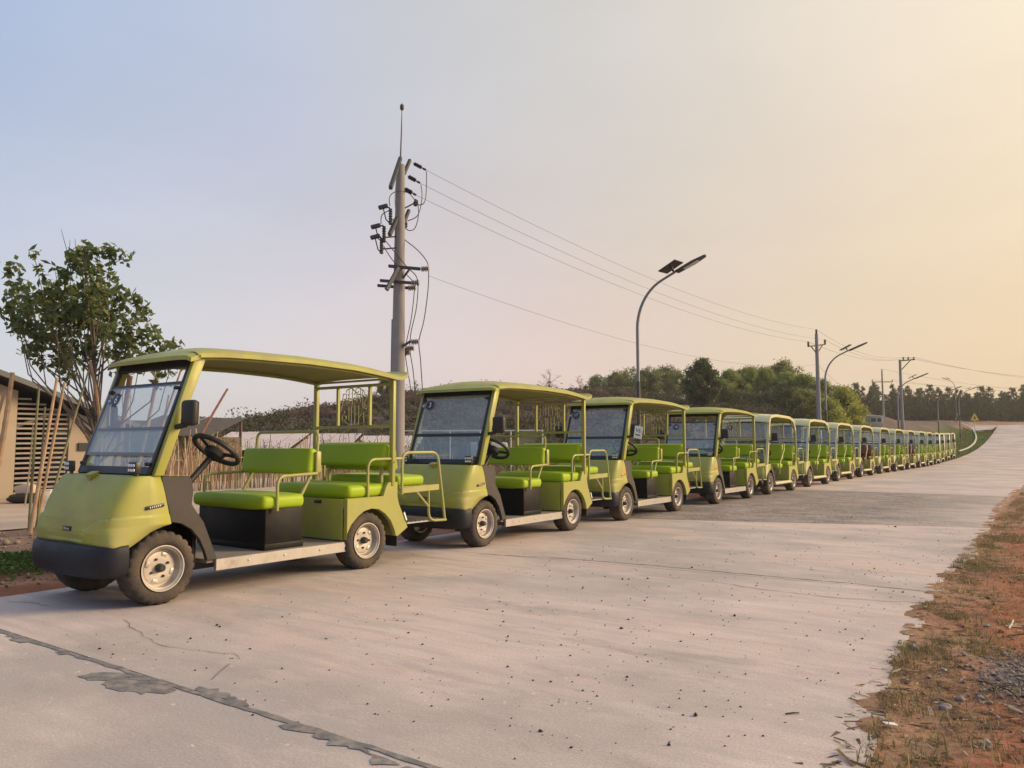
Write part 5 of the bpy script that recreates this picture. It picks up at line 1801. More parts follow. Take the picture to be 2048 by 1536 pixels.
for q, (a, b, r, m_) in enumerate((((222, 960), (262, 752), .040, 'bamboo_tan'), ((228, 965), (258, 748), .030, 'bamboo_red'), ((270, 960), (320, 735), .032, 'bamboo_pale'), ((285, 955), (362, 740), .020, 'bamboo_tan'),
                                  ((205, 950), (225, 800), .014, 'bamboo_pale'), ((255, 955), (262, 790), .012, 'bamboo_pale'), ((300, 955), (338, 790), .022, 'bamboo_pale'), ((240, 955), (245, 790), .012, 'bamboo_tan'))):
    cane(a, b, 11.8 + .15 * q, 11.8 + .15 * q, r, m_, ['thickest tan bamboo prop seen through the first windscreen', 'reddish bamboo prop beside the thickest one behind the first windscreen', 'tall pale bamboo prop in the middle of the first windscreen',
         'tall slanting bamboo cane at the right of the first windscreen', 'thin pale cane at the left of the first windscreen', 'thin upright pale cane in the middle of the first windscreen', 'pale slanting cane at the right of the first windscreen', 'thin tan cane left of middle in the first windscreen'][q], CG)
cane((385, 900), (455, 778), 15.0, 15.5, .030, 'bamboo_red', 'reddish bamboo cane leaning right beyond the first cart mirror', CG)
for q in range(14):
    px = 335 + q * 7.0 + rng.uniform(-3, 3)
    cane((px, 962), (px + rng.uniform(-8, 22), 862 + rng.uniform(-6, 26)), 15.5 + q * .1, 15.7 + q * .1, .012, 'bamboo_tan' if q % 3 else 'bamboo_pale', 'thin bamboo cane in the cluster beside the first cart pillar', 'thin bamboo canes beside the first cart pillar')

# wire mesh fence with white rail, container and box behind the second cart
wf = empty('mesh_fence', gp(910, 28)); tag(wf, 'wire mesh fence with white top rail behind the second cart', 'fence')
A, B = gp(785, 29.0), gp(1085, 27.2)
for q in range(6):
    p = A.lerp(B, q / 5); g0 = gz(p.x, p.y)
    rel(MB().tube([(p.x, p.y, g0 - .1), (p.x, p.y, 1.76)], .022, n=8).build('post', MATS['white_paint']), wf)
rel(MB().tube([A + Vector((0, 0, 1.76)), B + Vector((0, 0, 1.74))], .024, n=8).build('rail', MATS['white_paint']), wf)
wm = MB(); t = B - A; L = t.length; t.normalize()
for q in range(int(L / .12)):
    x0 = q * .12
    for sgn in (1, -1):
        x1 = x0 + sgn * 1.6
        a_, b_ = x0, x1
        z0_, z1_ = .1, 1.70
        if x1 > L: z1_ = .1 + (L - x0); b_ = L
        if x1 < 0: z1_ = .1 + x0; b_ = 0
        pa, pb = A + t * a_, A + t * b_
        wm.tube([(pa.x, pa.y, z0_), (pb.x, pb.y, z1_)], .0028, n=3, cap=False)
x = wm.build('mesh_wire', MATS['galv_light'], smooth=0, fix=False); x['kind'] = 'stuff'; rel(x, wf)
ct = empty('container', gp(893, 31)); tag(ct, 'blue grey corrugated container behind the mesh fence and second windscreen', 'container')
a, b = gp(838, 31.2), gp(938, 30.8)
cv = MB(); V = []
nn = 44
for q in range(nn + 1):
    p = a.lerp(b, q / nn); off = .03 * (1 if (q // 2) % 2 else 0)
    V += [Vector((p.x, p.y - off, .02)), Vector((p.x, p.y - off, 1.25))]
cv.add(V, [(2 * q, 2 * q + 2, 2 * q + 3, 2 * q + 1) for q in range(nn)])
cv.box(((a.x + b.x) / 2, 31.6, .63), (2.0, 1.0, 1.24)); cv.box(((a.x + b.x) / 2, 31.5, 1.27), (2.08, 1.3, .05))
rel(cv.build('body', MATS['corrugated'], smooth=0), ct)
rel(MB().box((a.x + 1.45, 30.82, .95), (.32, .03, .4)).build('vent', MATS['galv_light']), ct)
wb = empty('water_tank', gp(975, 31)); tag(wb, 'white boxy tank with dark base right of the blue grey container', 'tank')
p = gp(978, 31.5)
rel(MB().box((p.x, p.y, .98), (1.5, 1.0, .72), bev=.06).build('tank', MATS['white_paint']), wb)
rel(MB().box((p.x, p.y, .31), (1.4, .9, .60)).build('stand', MATS['timber']), wb)

# ------------------------------------------------------------------ street lamps
def make_lamp():
    root = empty('street_lamp')
    b = MB(); b.tube([(0, 0, 0), (0, 0, 2.9)], [.062, .050], n=14); b.box((0, 0, .02), (.34, .34, .04), bev=.01)
    b.box((0, .0, .75), (.165, .165, .4), bev=.03)
    b.build('base_post', MATS['lamp_dark'], root)
    arm = round_path([(0, 0, 2.9), (0, 0, 5.35), (1.15, 0, 5.62), (1.35, 0, 5.72)], 1.1, 10)
    arm = [Vector((0, 0, 2.9)), Vector((0, 0, 4.3))] + [Vector((.0 + 1.35 * (1 - math.cos(a)) * .82, 0, 4.3 + 1.28 * math.sin(a))) for a in np.linspace(.1, 1.2, 11)]
    arm.append(arm[-1] + Vector((.42, 0, .19)))
    b = MB(); b.tube(arm, [.044] * 2 + list(np.linspace(.042, .030, len(arm) - 2)), n=12)
    b.build('arm', MATS['galv_light'], root)
    e = arm[-1]
    rot = Matrix.Rotation(R(-22), 3, 'Y')
    h = MB()
    h.prism([(-.20, -.10), (.30, -.13), (.62, -.05), (.66, 0), (.62, .05), (.30, .13), (-.20, .10)], -.03, .03, axis='z', bev=.012)
    o = h.build('lamp_head', MATS['lamp_dark'], root); o.location = e + Vector((.18, 0, .05)); o.rotation_euler = (0, R(-22), 0)
    l = MB(); l.box((.22, 0, -.033), (.42, .16, .008), bev=.002, seg=1); l.build('lens', MATS['lamp_lens'], o)
    s = MB(); s.box((0, 0, 0), (.52, .60, .03), bev=.004, seg=1)
    p = s.build('solar_panel', MATS['solar'], root); p.location = e + Vector((-.16, .0, .13)); p.rotation_euler = (R(6), R(-27), 0)
    m = MB(); m.bar((0, 0, -.14), (0, 0, 0), .05, .05, side=(1, 0, 0)); m.build('bracket', MATS['galv'], p)
    return root
lamp0 = make_lamp()
LAMPS = [(18.3, -9.0, 0, 'nearest street lamp with solar panel, rising behind the third cart'),
         (38.3, -9.1, 0, 'second street lamp from the left, in front of the bright green tree'),
         (57.5, -9.05, 0, 'third street lamp from the left, beside the L-shaped power pole'),
         (77.5, -9.0, 0, 'fourth street lamp from the left, above the end of the cart row'),
         (97.0, -9.2, 0, 'fifth street lamp from the left, beside the yellow warning sign'),
         (117.5, -11.5, 2.6, 'street lamp on the side road, farthest right before the pines')]
for k, (u, v, a, lab) in enumerate(LAMPS):
    o = lamp0 if k == 0 else copy_tree(lamp0)
    p = W(u, v)
    o.location = (p.x, p.y, gz(p.x, p.y) - .02)
    o.rotation_euler = (0, 0, -ROW + a)
    tag(o, lab, 'street lamp', 'solar street lamps along the road')

# ------------------------------------------------------------------ power poles and wires
def post_insulator(mb, p, d, L=.34, r=.075, mi=0):
    """ribbed insulator from p along d"""
    d = Vector(d).normalized(); n = 5
    pts, rad = [], []
    for k in range(n):
        t0 = k / n
        pts += [p + d * L * (t0 + .02), p + d * L * (t0 + .08), p + d * L * (t0 + .12), p + d * L * (t0 + .19)]
        rad += [r * .5, r, r * .95, r * .5]
    mb.tube(pts, rad, n=10)
PY = 20.0
bx_, by_ = at(796, 768, PY).x, PY
main = empty('power_pole', (bx_, by_, 0)); tag(main, 'tall concrete power pole with switchgear and lightning rod behind the first cart', 'power pole')
zt_ = at(803, 330, PY).z
rel(MB().tube([(bx_, by_, -.1), (bx_, by_, 4), (bx_ + .0, by_, zt_)], [.20, .165, .115], n=18).build('shaft', MATS['pole_concrete']), main)
rel(MB().tube([(bx_ - .19, by_ + .02, 0), (bx_ - .165, by_ + .02, 4.5)], .03, n=8).build('conduit', MATS['galv_light']), main)
X0 = bx_
def q(px, py, dY=0.0):
    p = at(px, py, PY + dY)
    return p
rod = MB(); rod.tube([q(801, 318), q(803, 260), q(804, 205)], [.022, .018, .006], n=6); rod.lathe([(-.09, .03), (-.05, .055), (.04, .055), (.08, .02)], axis='z', c=q(804, 214), n=10)
rel(rod.build('lightning_rod', MATS['galv']), main)
def beam(name, a, b, w=.09, d=.09, m='galv'):
    return rel(MB().bar(a, b, w, d, side=(0, 0, 1), bev=.006).build(name, MATS[m]), main)
beam('crossarm', q(801, 316, .25), q(781, 376, -.9), .1, .09)
beam('crossarm', q(820, 320, .45), q(808, 348, .05), .08, .08)
beam('crossarm', q(802, 418, .2), q(779, 470, -.6), .1, .09)
beam('crossarm', q(818, 420, .3), q(808, 445, .1), .08, .08)
beam('crossarm', q(777, 532, -.16), q(841, 538, -.16), .07, .10)
beam('crossarm', q(760, 561, -.16), q(824, 566, -.16), .07, .08)
beam('crossarm', q(755, 571, .18), q(818, 576, .18), .07, .08)
beam('brace', q(797, 535, -.24), q(773, 580, -.5), .10, .07)
beam('brace', q(818, 540, -.1), q(806, 556, -.1), .05, .05)
beam('bracket', q(803, 694, -.1), q(822, 682, -.1), .06, .06)
beam('bracket', q(802, 704, .15), q(812, 698, .15), .05, .05)
STR = [(q(826, 326, .45), q(852, 340, .6)), (q(815, 352, .1), q(840, 366, .3)), (q(808, 377, -.5), q(832, 390, -.3))]
WIRE0 = []
for a, b in STR:
    m = MB(); d = (b - a)
    pts, rad = [], []
    for k in range(8):
        pts += [a + d * (.08 + .07 * k), a + d * (.115 + .07 * k)]; rad += [.035, .062]
    m.tube([a, a + d * .08] + pts + [a + d * .68, a + d * .78, a + d * .8, b], [.012, .012] + rad + [.02, .02, .035, .03], n=8)
    rel(m.build('strain_insulator', MATS['polymer']), main)
    WIRE0.append(b)
for (p, m_) in ((q(842, 538, -.16), 0), (q(822, 566, -.16), 0), (q(816, 576, .18), 0), (q(822, 684, -.1), 0), (q(812, 697, .1), 0), (q(804, 706, .25), 0)):
    mb = MB(); post_insulator(mb, p, (1, 0, .06), .22, .085); rel(mb.build('post_insulator', MATS['ceramic']), main)
# fuse cut-outs on the left, arresters
for (cx, cy, bx2, by2) in ((766, 413, 783, 430), (751, 452, 770, 465), (750, 473, 765, 488)):
    a = q(cx - 9, cy + 3, -.3); b = q(cx + 10, cy - 2, -.3)
    m = MB(); m.bar(a, b, .10, .12, side=(0, 0, 1), bev=.02)
    o = rel(m.build('fuse_cover', MATS['galv']), main)
    m = MB()
    pts = [q(bx2 - 2 + k % 1, by2 - 12 + 5 * k, -.3) for k in range(7)]
    m.tube([p for p_ in pts for p in (p_, p_ + Vector((0, 0, -.02)))], [r for _ in pts for r in (.055, .035)], n=8)
    m.tube([q(cx + 4, cy, -.3), q(bx2 - 3, by2 - 14, -.3)], .018, n=6)
    m.tube([q(cx, cy + 2, -.3), q(cx + 6, cy + 26, -.3), q(bx2, by2 + 20, -.3)], .016, n=6)
    m.tube([q(bx2, by2 + 10, -.3), q(792, by2 + 8, -.1)], .02, n=6)
    rel(m.build('fuse_cutout', MATS['polymer']), main)
for (px, py) in ((831, 405), (811, 448)):
    m = MB(); a = q(px, py, .25)
    m.tube([a + Vector((0, 0, z)) for z in (-.1, -.06, -.03, .0, .04, .09)], [.04, .06, .045, .06, .045, .03], n=8)
    m.tube([a, q(808, py + 12, .1)], .02, n=6)
    rel(m.build('surge_arrester', MATS['polymer']), main)
def cable(pts, r=.013, name='jumper_cable'):
    P = [q(*p) for p in pts]
    out = [P[0]]
    for i in range(len(P) - 1):          # Catmull-Rom
        p0, p1, p2, p3 = P[max(i - 1, 0)], P[i], P[i + 1], P[min(i + 2, len(P) - 1)]
        for k in range(1, 7):
            t = k / 6
            out.append(.5 * ((2 * p1) + (p2 - p0) * t + (2 * p0 - 5 * p1 + 4 * p2 - p3) * t * t + (3 * p1 - p0 - 3 * p2 + p3) * t ** 3))
    return rel(MB().tube(out, r, n=6).build(name, MATS['polymer']), main)
cable([(780, 412, -.3), (779, 395, -.3), (790, 384, -.2), (815, 385, 0), (828, 398, .2), (831, 402, .25)])
cable([(853, 343, .6), (853, 370, .5), (850, 402, .3), (840, 410, .25), (832, 406, .25)])
cable([(842, 369, .3), (844, 395, .3), (836, 430, .2), (815, 442, .1)])
cable([(835, 400, .25), (837, 430, .2), (830, 456, .2), (818, 461, .2), (810, 455, .2)])
cable([(762, 448, -.3), (764, 430, -.3), (780, 420, -.3)])
cable([(792, 452, -.15), (805, 475, .0), (835, 500, -.1), (853, 522, -.16), (857, 540, -.16), (856, 580, -.16), (848, 640, -.1), (838, 682, -.1), (841, 720, 0), (845, 780, .1)])
cable([(770, 480, -.3), (790, 505, -.2), (815, 535, -.2), (832, 552, -.16), (836, 575, -.16), (832, 620, -.1), (822, 665, .0), (820, 700, .1), (826, 740, .2), (831, 790, .2)])
cable([(767, 492, -.3), (785, 520, -.2), (812, 548, .1), (827, 566, .18), (828, 590, .18), (822, 640, .2), (812, 690, .2), (812, 720, .2), (824, 790, .3)])
cable([(793, 350, -.2), (790, 400, -.2), (793, 440, -.15), (796, 520, -.15)], .009)

def small_pole(px, ptop, Y, label, kind):
    b0 = at(px, 800, Y); g = gz(b0.x, Y)
    z1 = at(px, ptop, Y).z
    root = empty('power_pole', (b0.x, Y, g)); tag(root, label, 'power pole')
    def P(m, n_, ma):
        return rel2(m.build(n_, MATS[ma]), root)
    def rel2(o, r_):
        o.parent = r_; o.matrix_parent_inverse = Matrix.Translation(-Vector(r_.location)); return o
    P(MB().tube([(b0.x, Y, g - .3), (b0.x, Y, z1)], [.17, .10], n=12), 'shaft', 'pole_concrete')
    ends = []
    if kind == 'T':
        za = z1 - .75
        P(MB().bar((b0.x - .72, Y - .4, za - .12), (b0.x + .72, Y + .4, za + .12), .09, .09, side=(0, 0, 1)), 'crossarm', 'galv')
        for s in (-1, 1):
            P(MB().bar((b0.x + s * .5, Y + s * .28, za + s * .08), (b0.x, Y, za - .55), .05, .05, side=(0, 0, 1)), 'brace', 'galv')
        for (dx, dy, z) in ((-.70, -.39, za - .10), (.70, .39, za + .14), (0, 0, z1)):
            m = MB(); post_insulator(m, Vector((b0.x + dx, Y + dy, z)), (0, 0, 1), .3, .085); P(m, 'pin_insulator', 'polymer')
            ends.append(Vector((b0.x + dx, Y + dy, z + .3)))
    elif kind == 'L':
        za = z1 - .08
        P(MB().bar((b0.x - .1, Y, za), (b0.x + 1.28, Y, za + .12), .09, .09, side=(0, 0, 1)), 'crossarm', 'galv')
        P(MB().bar((b0.x + .9, Y, za + .06), (b0.x + .02, Y, za - .85), .06, .06, side=(0, 0, 1)), 'brace', 'galv')
        for dx in (.3, .72, 1.2):
            m = MB(); post_insulator(m, Vector((b0.x + dx, Y, za + .09)), (0, 0, 1), .24, .08); P(m, 'pin_insulator', 'polymer')
            ends.append(Vector((b0.x + dx, Y, za + .34)))
    else:
        za = z1 - 1.6
        P(MB().bar((b0.x - 1.5, Y, za), (b0.x + 1.5, Y, za), .1, .1, side=(0, 0, 1)), 'crossarm', 'galv')
        for dx in (-1.45, 1.45, 0):
            z = za + .05 if dx else z1
            m = MB(); post_insulator(m, Vector((b0.x + dx, Y, z)), (0, 0, 1), .3, .09); P(m, 'pin_insulator', 'polymer')
            ends.append(Vector((b0.x + dx, Y, z + .3)))
    return root, ends
p2, E2 = small_pole(1637, 668, 50, 'grey power pole with T crossarm standing above the green trees', 'T')
p3, E3 = small_pole(1803, 720, 66, 'power pole with an L-shaped arm to the right beside the third lamp', 'L')
p4, E4 = small_pole(1766, 742, 112, 'small distant power pole among the pines', 'F')
def wire(a, b, sag, r, label, n=26):
    pts = []
    for k in range(n + 1):
        t = k / n
        p = a.lerp(b, t); p.z -= sag * 4 * t * (1 - t)
        pts.append(p)
    return tag(MB().tube(pts, r, n=5).build('overhead_wire', MATS['wire']), label, 'wire', 'overhead wires between the poles')
wire(WIRE0[0], E2[2], .75, .006, 'uppermost overhead wire from the tall pole to the T-armed pole')
wire(WIRE0[1], E2[1], .8, .006, 'second overhead wire from the top of the tall pole to the T-armed pole')
wire(WIRE0[2], E2[0], .7, .006, 'third overhead wire from the tall pole to the T-armed pole')
wire(q(858, 552, -.1), Vector((E2[2].x, E2[2].y, E2[2].z - 2.3)), .9, .005, 'single lower overhead wire between the tall pole and the T-armed pole')
for k in range(3):
    wire(E2[(2, 1, 0)[k]], E3[k], .7, .008, ['top', 'middle', 'lowest'][k] + ' overhead wire from the T-armed pole to the L-armed pole')
    far = at(2300, [738, 742, 748][k], 105)
    wire(E3[k], far, 1.5, .009, ['nearest', 'middle', 'outermost'][k] + ' overhead wire leaving the L-armed pole to the right')
    wire(E4[k], at(2400, [735, 752, 770][k], 130), 2.2, .012, ['left', 'right', 'top'][k] + ' overhead wire from the distant pole across the pines')
wire(Vector((E2[2].x, E2[2].y, E2[2].z - 2.3)), E4[0], 1.6, .008, 'faint overhead wire from the T-armed pole to the distant pole')

# ------------------------------------------------------------------ warning sign, parked truck on the heap
sg = empty('warning_sign', at(1950, 866, 92)); p = sg.location.copy(); g = gz(p.x, p.y); sg.location.z = g
tag(sg, 'yellow triangular warning sign on a post beside the far road', 'sign')
rel(MB().tube([(p.x, p.y, g - .1), (p.x, p.y, g + 2.0)], .045, n=8).build('post', MATS['white_paint']), sg)
zc = max(g + 2.0, at(1950, 846, 92).z)
rel(MB().prism([(p.x - .5, zc - .3), (p.x + .5, zc - .3), (p.x, zc + .56)], p.y - .08, p.y - .05, axis='y').build('sign_plate', MATS['sign_yellow']), sg)
rel(MB().prism([(p.x - .14, zc - .16), (p.x + .14, zc - .16), (p.x + .08, zc + .1), (p.x, zc + .24), (p.x - .08, zc + .08)], p.y - .10, p.y - .085, axis='y').build('symbol', MATS['lamp_housing']), sg)
hx = at(1748, 840, 80); hg = gz(hx.x, hx.y)
hut = empty('cabin', (hx.x, hx.y, hg)); tag(hut, 'small pale green cabin on the spoil heap below the pines', 'cabin')
mat('pale_green', (.34, .38, .30), .6, noise=.15, nscale=1)
zc0 = at(1748, 845, 80).z
rel(MB().prism([(-.95, 0), (.95, 0), (.95, .9), (.70, 1.45), (-.95, 1.45)], -.8, .8, axis='y', bev=.06).build('body', MATS['pale_green']), hut).matrix_parent_inverse = Matrix()
rel(MB().box((.0, 0, 1.50), (2.0, 1.75, .09), bev=.03).build('roof', MATS['white_paint']), hut).matrix_parent_inverse = Matrix()
for (x0, w_) in ((-.45, .7), (.36, .55)):
    rel(MB().box((x0, -.81, 1.0), (w_, .03, .5), bev=.02).build('window', MATS['solar']), hut).matrix_parent_inverse = Matrix()
hut.location.z = hg - .1
hut.scale = (.75, .75, .75)

# ------------------------------------------------------------------ trees
def limb(mb, a, b, r0, r1, n=6, wob=.04, seg=5):
    a, b = Vector(a), Vector(b); L = (b - a).length
    pts = [a]
    for k in range(1, seg):
        t = k / seg
        pts.append(a.lerp(b, t) + Vector(rng.normal(size=3)) * wob * L)
    pts.append(b)
    mb.tube(pts, list(np.linspace(r0, r1, seg + 1)), n=n)
    return pts
# the young tree by the shed: vase of thin stems with large glossy leaves
tb = at(196, 1035, 11.6); tb.z = 0
tree = empty('young_tree', tb); tag(tree, 'young leafy tree with many thin stems at the left, propped by bamboo', 'tree')
tr = MB()
C3, spikes = [], []
tips = [(40, 560), (20, 600), (70, 520), (110, 540), (140, 510), (165, 530), (200, 520), (228, 505), (235, 560), (190, 600), (120, 620), (80, 640), (60, 600), (160, 640), (215, 640), (255, 650), (285, 610), (290, 650), (250, 700), (330, 690), (360, 690),
        (100, 580), (150, 570), (200, 570), (130, 660), (30, 640), (180, 680), (140, 600), (10, 530), (95, 560), (170, 500), (45, 620), (225, 600), (270, 690), (110, 700), (195, 560)]
fork = tb + Vector((-.05, 0, 1.35))
limb(tr, tb, fork, .05, .04, n=9, wob=.01)
trunk_top = at(185, 640, 11.6)
limb(tr, fork, trunk_top, .036, .018, n=7, wob=.02)
for (px, py) in tips:
    e = at(px, py, 11.6 + rng.uniform(-.75, .75))
    base = fork.lerp(trunk_top, rng.uniform(-.25, .6)) if py < 660 else fork.lerp(trunk_top, rng.uniform(-.3, .2))
    mid = base.lerp(e, .5) + Vector(((e.x - base.x) * .22, rng.normal() * .06, -.10))
    p1 = [base.lerp(mid, t) for t in (0, .5)] + [mid, mid.lerp(e, .5) + Vector(rng.normal(size=3)) * .03, e]
    tr.tube(p1, [.015, .012, .009, .006, .003], n=5)
    for s in range(rng.integers(4, 7)):
        t = rng.uniform(.35, 1)
        c = mid.lerp(e, t) if t > .3 else base.lerp(mid, t)
        d = Vector((rng.normal() * .55, rng.normal() * .5, abs(rng.normal()) * .55)).normalized() * rng.uniform(.12, .34)
        tr.tube([c, c + d * .5 + Vector((0, 0, -.01)), c + d], [.006, .004, .002], n=4)
        m = rng.integers(10, 21)
        tt = rng.uniform(.25, 1.08, m)[:, None]
        C3.append(np.array(c)[None] + np.array(d)[None] * tt + rng.normal(0, .055, (m, 3)))
    m = 14
    tt = rng.uniform(.55, 1.03, m)[:, None]
    C3.append(np.array(mid)[None] * (1 - tt) + np.array(e)[None] * tt + rng.normal(0, .045, (m, 3)))
for (x0, y0, x1, y1) in ((145, 560, 122, 458), (170, 560, 168, 490), (205, 600, 196, 498), (130, 560, 140, 480), (215, 560, 218, 490), (150, 540, 150, 478)):
    a, b = at(x0, y0, 11.6), at(x1, y1, 11.6)
    tr.tube([a, a.lerp(b, .5) + Vector((.02, 0, 0)), b], [.009, .006, .003], n=4)
rel(tr.build('trunk', MATS['bark']), tree)
C3 = np.concatenate(C3); n = len(C3)
V, Fq = leaf_arrays(C3, rng.uniform(.10, .17, n), rng.uniform(.052, .085, n), nrm_bias=np.array([.3, -.2, .5]))
cl = np.where(rng.random(n)[:, None] < .15, np.array([.20, .22, .085]), np.array([.10, .135, .052])) * rng.uniform(.6, 1.35, (n, 1))
x = mesh_obj('crown', np_mesh('crown', V, Fq, MATS['leaf'], np.repeat(cl, 4, 0))); rel(x, tree)

def make_tree(h, w, trunk_h, nleaf, leaf, col, dens=.5, lobes=9, thin=False, seed=0, bare=False, droop=.2):
    """returns (trunk mesh, crown mesh) of a tree standing on the origin"""
    rg = np.random.default_rng(seed)
    tm_ = MB()
    top = Vector((rg.normal() * .03 * h, rg.normal() * .03 * h, h * .8))
    r0 = h * .014 + .02
    limb(tm_, (0, 0, -.2), (0, 0, trunk_h), r0 * 1.3, r0, n=7, wob=.01)
    limb(tm_, (0, 0, trunk_h), top, r0, r0 * .3, n=6, wob=.025)
    cent, rads = [], []
    for k in range(lobes):
        z = trunk_h + (h - trunk_h) * (.12 + .80 * (k + rg.random() * .8) / lobes)
        f = math.sin(math.pi * min(1, max(.12, (z - trunk_h * .8) / (h - trunk_h * .8)) ** .8))
        a = k * 2.4 + rg.normal() * .4
        rr = w * .5 * f * rg.uniform(.2, .95)
        c = Vector((rr * math.cos(a), rr * math.sin(a), z))
        base = Vector((0, 0, max(trunk_h * .7, z - .35 * rr - .12 * h)))
        pts = [base, base.lerp(c, .5) + Vector((0, 0, -.03 * h)), c]
        tm_.tube(pts, [r0 * .5, r0 * .35, r0 * .12], n=5)
        cent.append(c); rads.append(w * rg.uniform(.08, .19) * (.6 if rr > w * .36 else 1))
        for s in range(5 if bare else 2):
            d = Vector(rg.normal(size=3)); d.z = abs(d.z); d = d.normalized() * rads[-1]
            tm_.tube([c.lerp(base, .2), c + d * .6, c + d * 1.15 + Vector(rg.normal(size=3)) * .05], [r0 * .22, r0 * .13, r0 * .05], n=4)
    tme = tm_.mesh('trunk', MATS['bark_dark' if not bare else 'bark'])
    if bare:
        nleaf = int(nleaf * .25)
    cent, rads = np.array([tuple(c) for c in cent]), np.array(rads)
    k = rg.integers(len(cent), size=nleaf)
    # clumps of leaves on the outside of each lobe
    ncl = max(20, nleaf // 26)
    cc = rg.integers(len(cent), size=ncl)
    d = rg.normal(size=(ncl, 3)); d /= np.linalg.norm(d, axis=1)[:, None]
    cp = cent[cc] + d * (rads[cc] * rg.uniform(.45, 1.12, ncl))[:, None] * np.array([1, 1, .8])
    who = rg.integers(ncl, size=nleaf)
    C = cp[who] + rg.normal(size=(nleaf, 3)) * (w * .036)
    V, Fq = leaf_arrays(C, leaf * rg.uniform(.7, 1.3, nleaf), leaf * .55 * rg.uniform(.7, 1.3, nleaf), nrm_bias=np.array([0, 0, .5]), rg=rg, droop=droop)
    tone = rg.uniform(.65, 1.4, ncl)[who][:, None] * rg.uniform(.85, 1.15, (nleaf, 1))
    cme = np_mesh('crown', V, Fq, MATS['leaf'], np.repeat(np.array(col) * tone, 4, 0))
    return tme, cme
def plant(name, meshes, x, y, label, cat='tree', group=None, s=1.0, rz=0.0, sink=0.0, sz=None):
    root = empty(name, (x, y, gz(x, y) - sink), rz)
    root.scale = (s, s, sz or s)
    tag(root, label, cat, group)
    mesh_obj('trunk', meshes[0], root); mesh_obj('crown', meshes[1], root)
    return root
def plant_px(name, meshes, px, Y, ptop, h0, label, group=None, rz=0.0, cat='tree'):
    """stand it Y metres away so that its top reaches the picture height ptop"""
    x = (px - 1024) / F_PX * Y
    top = at(px, ptop, Y).z
    g = gz(x, Y)
    s = max(.35, (top - g) / h0)
    return plant(name, meshes, x, Y, label, cat, group, s, rz)
olive_g = (.15, .165, .065); bright_g = (.19, .23, .07); dark_g = (.07, .10, .04); yel_g = (.26, .27, .075)
T_dark = make_tree(6.0, 5.0, .4, 22000, .22, dark_g, lobes=46, seed=1)
T_br = [make_tree(5.5, 5.4, .8, 15000, .22, bright_g, lobes=34, seed=2 + k) for k in range(3)]
T_thin = [make_tree(5.0, 5.2, 1.5, 5600, .22, (.15, .175, .07), lobes=26, seed=7 + k) for k in range(3)]
T_ol = make_tree(5.0, 4.8, .6, 11000, .2, olive_g, lobes=28, seed=12)
T_yel = make_tree(5.0, 4.6, .5, 11000, .2, yel_g, lobes=28, seed=13)
T_bare = make_tree(3.2, 3.4, .4, 900, .10, (.09, .07, .035), lobes=12, seed=14, bare=True)
plant_px('broadleaf_tree', T_dark, 1405, 62, 718, 6.0, 'dense dark green tree in the middle of the tree line')
G1 = 'light green trees on the ridge'
for k, (px, Y, tp, lab) in enumerate(((1195, 92, 752, 'airy light tree at the left end of the ridge tree line'), (1232, 90, 745, 'airy light tree second from the left end of the ridge'), (1262, 94, 742, 'airy light tree just left of the nearest lamp post'),
                                 (1300, 88, 738, 'airy light tree just right of the nearest lamp post'), (1335, 90, 735, 'airy tree on the ridge left of the dense dark tree'), (1352, 84, 745, 'low airy tree touching the dense dark tree from the left'))):
    plant_px('broadleaf_tree', T_thin[k % 3], px, Y, tp, 5.0, lab, G1, rz=k * 1.9)
G2 = 'bright green trees right of the dark tree'
for k, (px, Y, tp, lab) in enumerate(((1462, 72, 740, 'bright green tree touching the dense dark tree from the right'), (1498, 76, 736, 'bright green tree second right of the dense dark tree'), (1535, 73, 738, 'bright green tree third right of the dense dark tree'),
                                 (1575, 70, 745, 'bright green tree below the tall thin crown'), (1610, 68, 752, 'bright green tree just left of the T-armed pole'), (1648, 66, 760, 'green tree at the foot of the T-armed pole'), (1480, 84, 744, 'pale green crown peeping out behind the first two bright trees'), (1517, 88, 738, 'pale green crown between the second and third bright trees'), (1556, 86, 742, 'pale green crown left of the tall thin tree'), (1592, 82, 748, 'pale green crown right of the tall thin tree'), (1448, 68, 762, 'low green tree leaning against the right side of the dark tree'), (1630, 60, 784, 'low green tree in front of the T-armed pole'))):
    o = plant_px('broadleaf_tree', (T_thin if 6 <= k <= 9 else T_br)[k % 3], px, Y, tp, 5.0 if 6 <= k <= 9 else 5.5, lab, G2, rz=k * 1.3)
    o.scale.x *= 1 + .22 * math.sin(k * 2.3); o.scale.y *= 1 + .2 * math.cos(k * 1.7)
plant_px('broadleaf_tree', T_thin[1], 1565, 80, 724, 5.0, 'tall thin-crowned tree sticking out above the bright green row', rz=2)
plant_px('broadleaf_tree', T_ol, 1608, 56, 778, 5.0, 'olive green tree left of the second lamp post')
plant_px('broadleaf_tree', T_yel, 1690, 58, 772, 5.0, 'yellowish green tree right of the second lamp post')
plant_px('broadleaf_tree', T_yel, 1655, 55, 795, 5.0, 'low yellowish tree behind the second lamp post', rz=2.2)
plant_px('shrub', T_bare, 1100, 82, 740, 3.2, 'bare twiggy shrub alone on the skyline above the second cart', cat='shrub')
plant_px('shrub', T_bare, 1160, 86, 752, 3.2, 'small sparse shrub on the skyline left of the ridge trees', cat='shrub', rz=1.3)
plant_px('broadleaf_tree', T_ol, 772, 66, 752, 5.0, 'dark little tree on the hill behind the tall power pole', rz=1.0)
plant_px('shrub', T_bare, 830, 60, 762, 3.2, 'twiggy shrub on the hill right of the tall power pole', cat='shrub', rz=2.1)

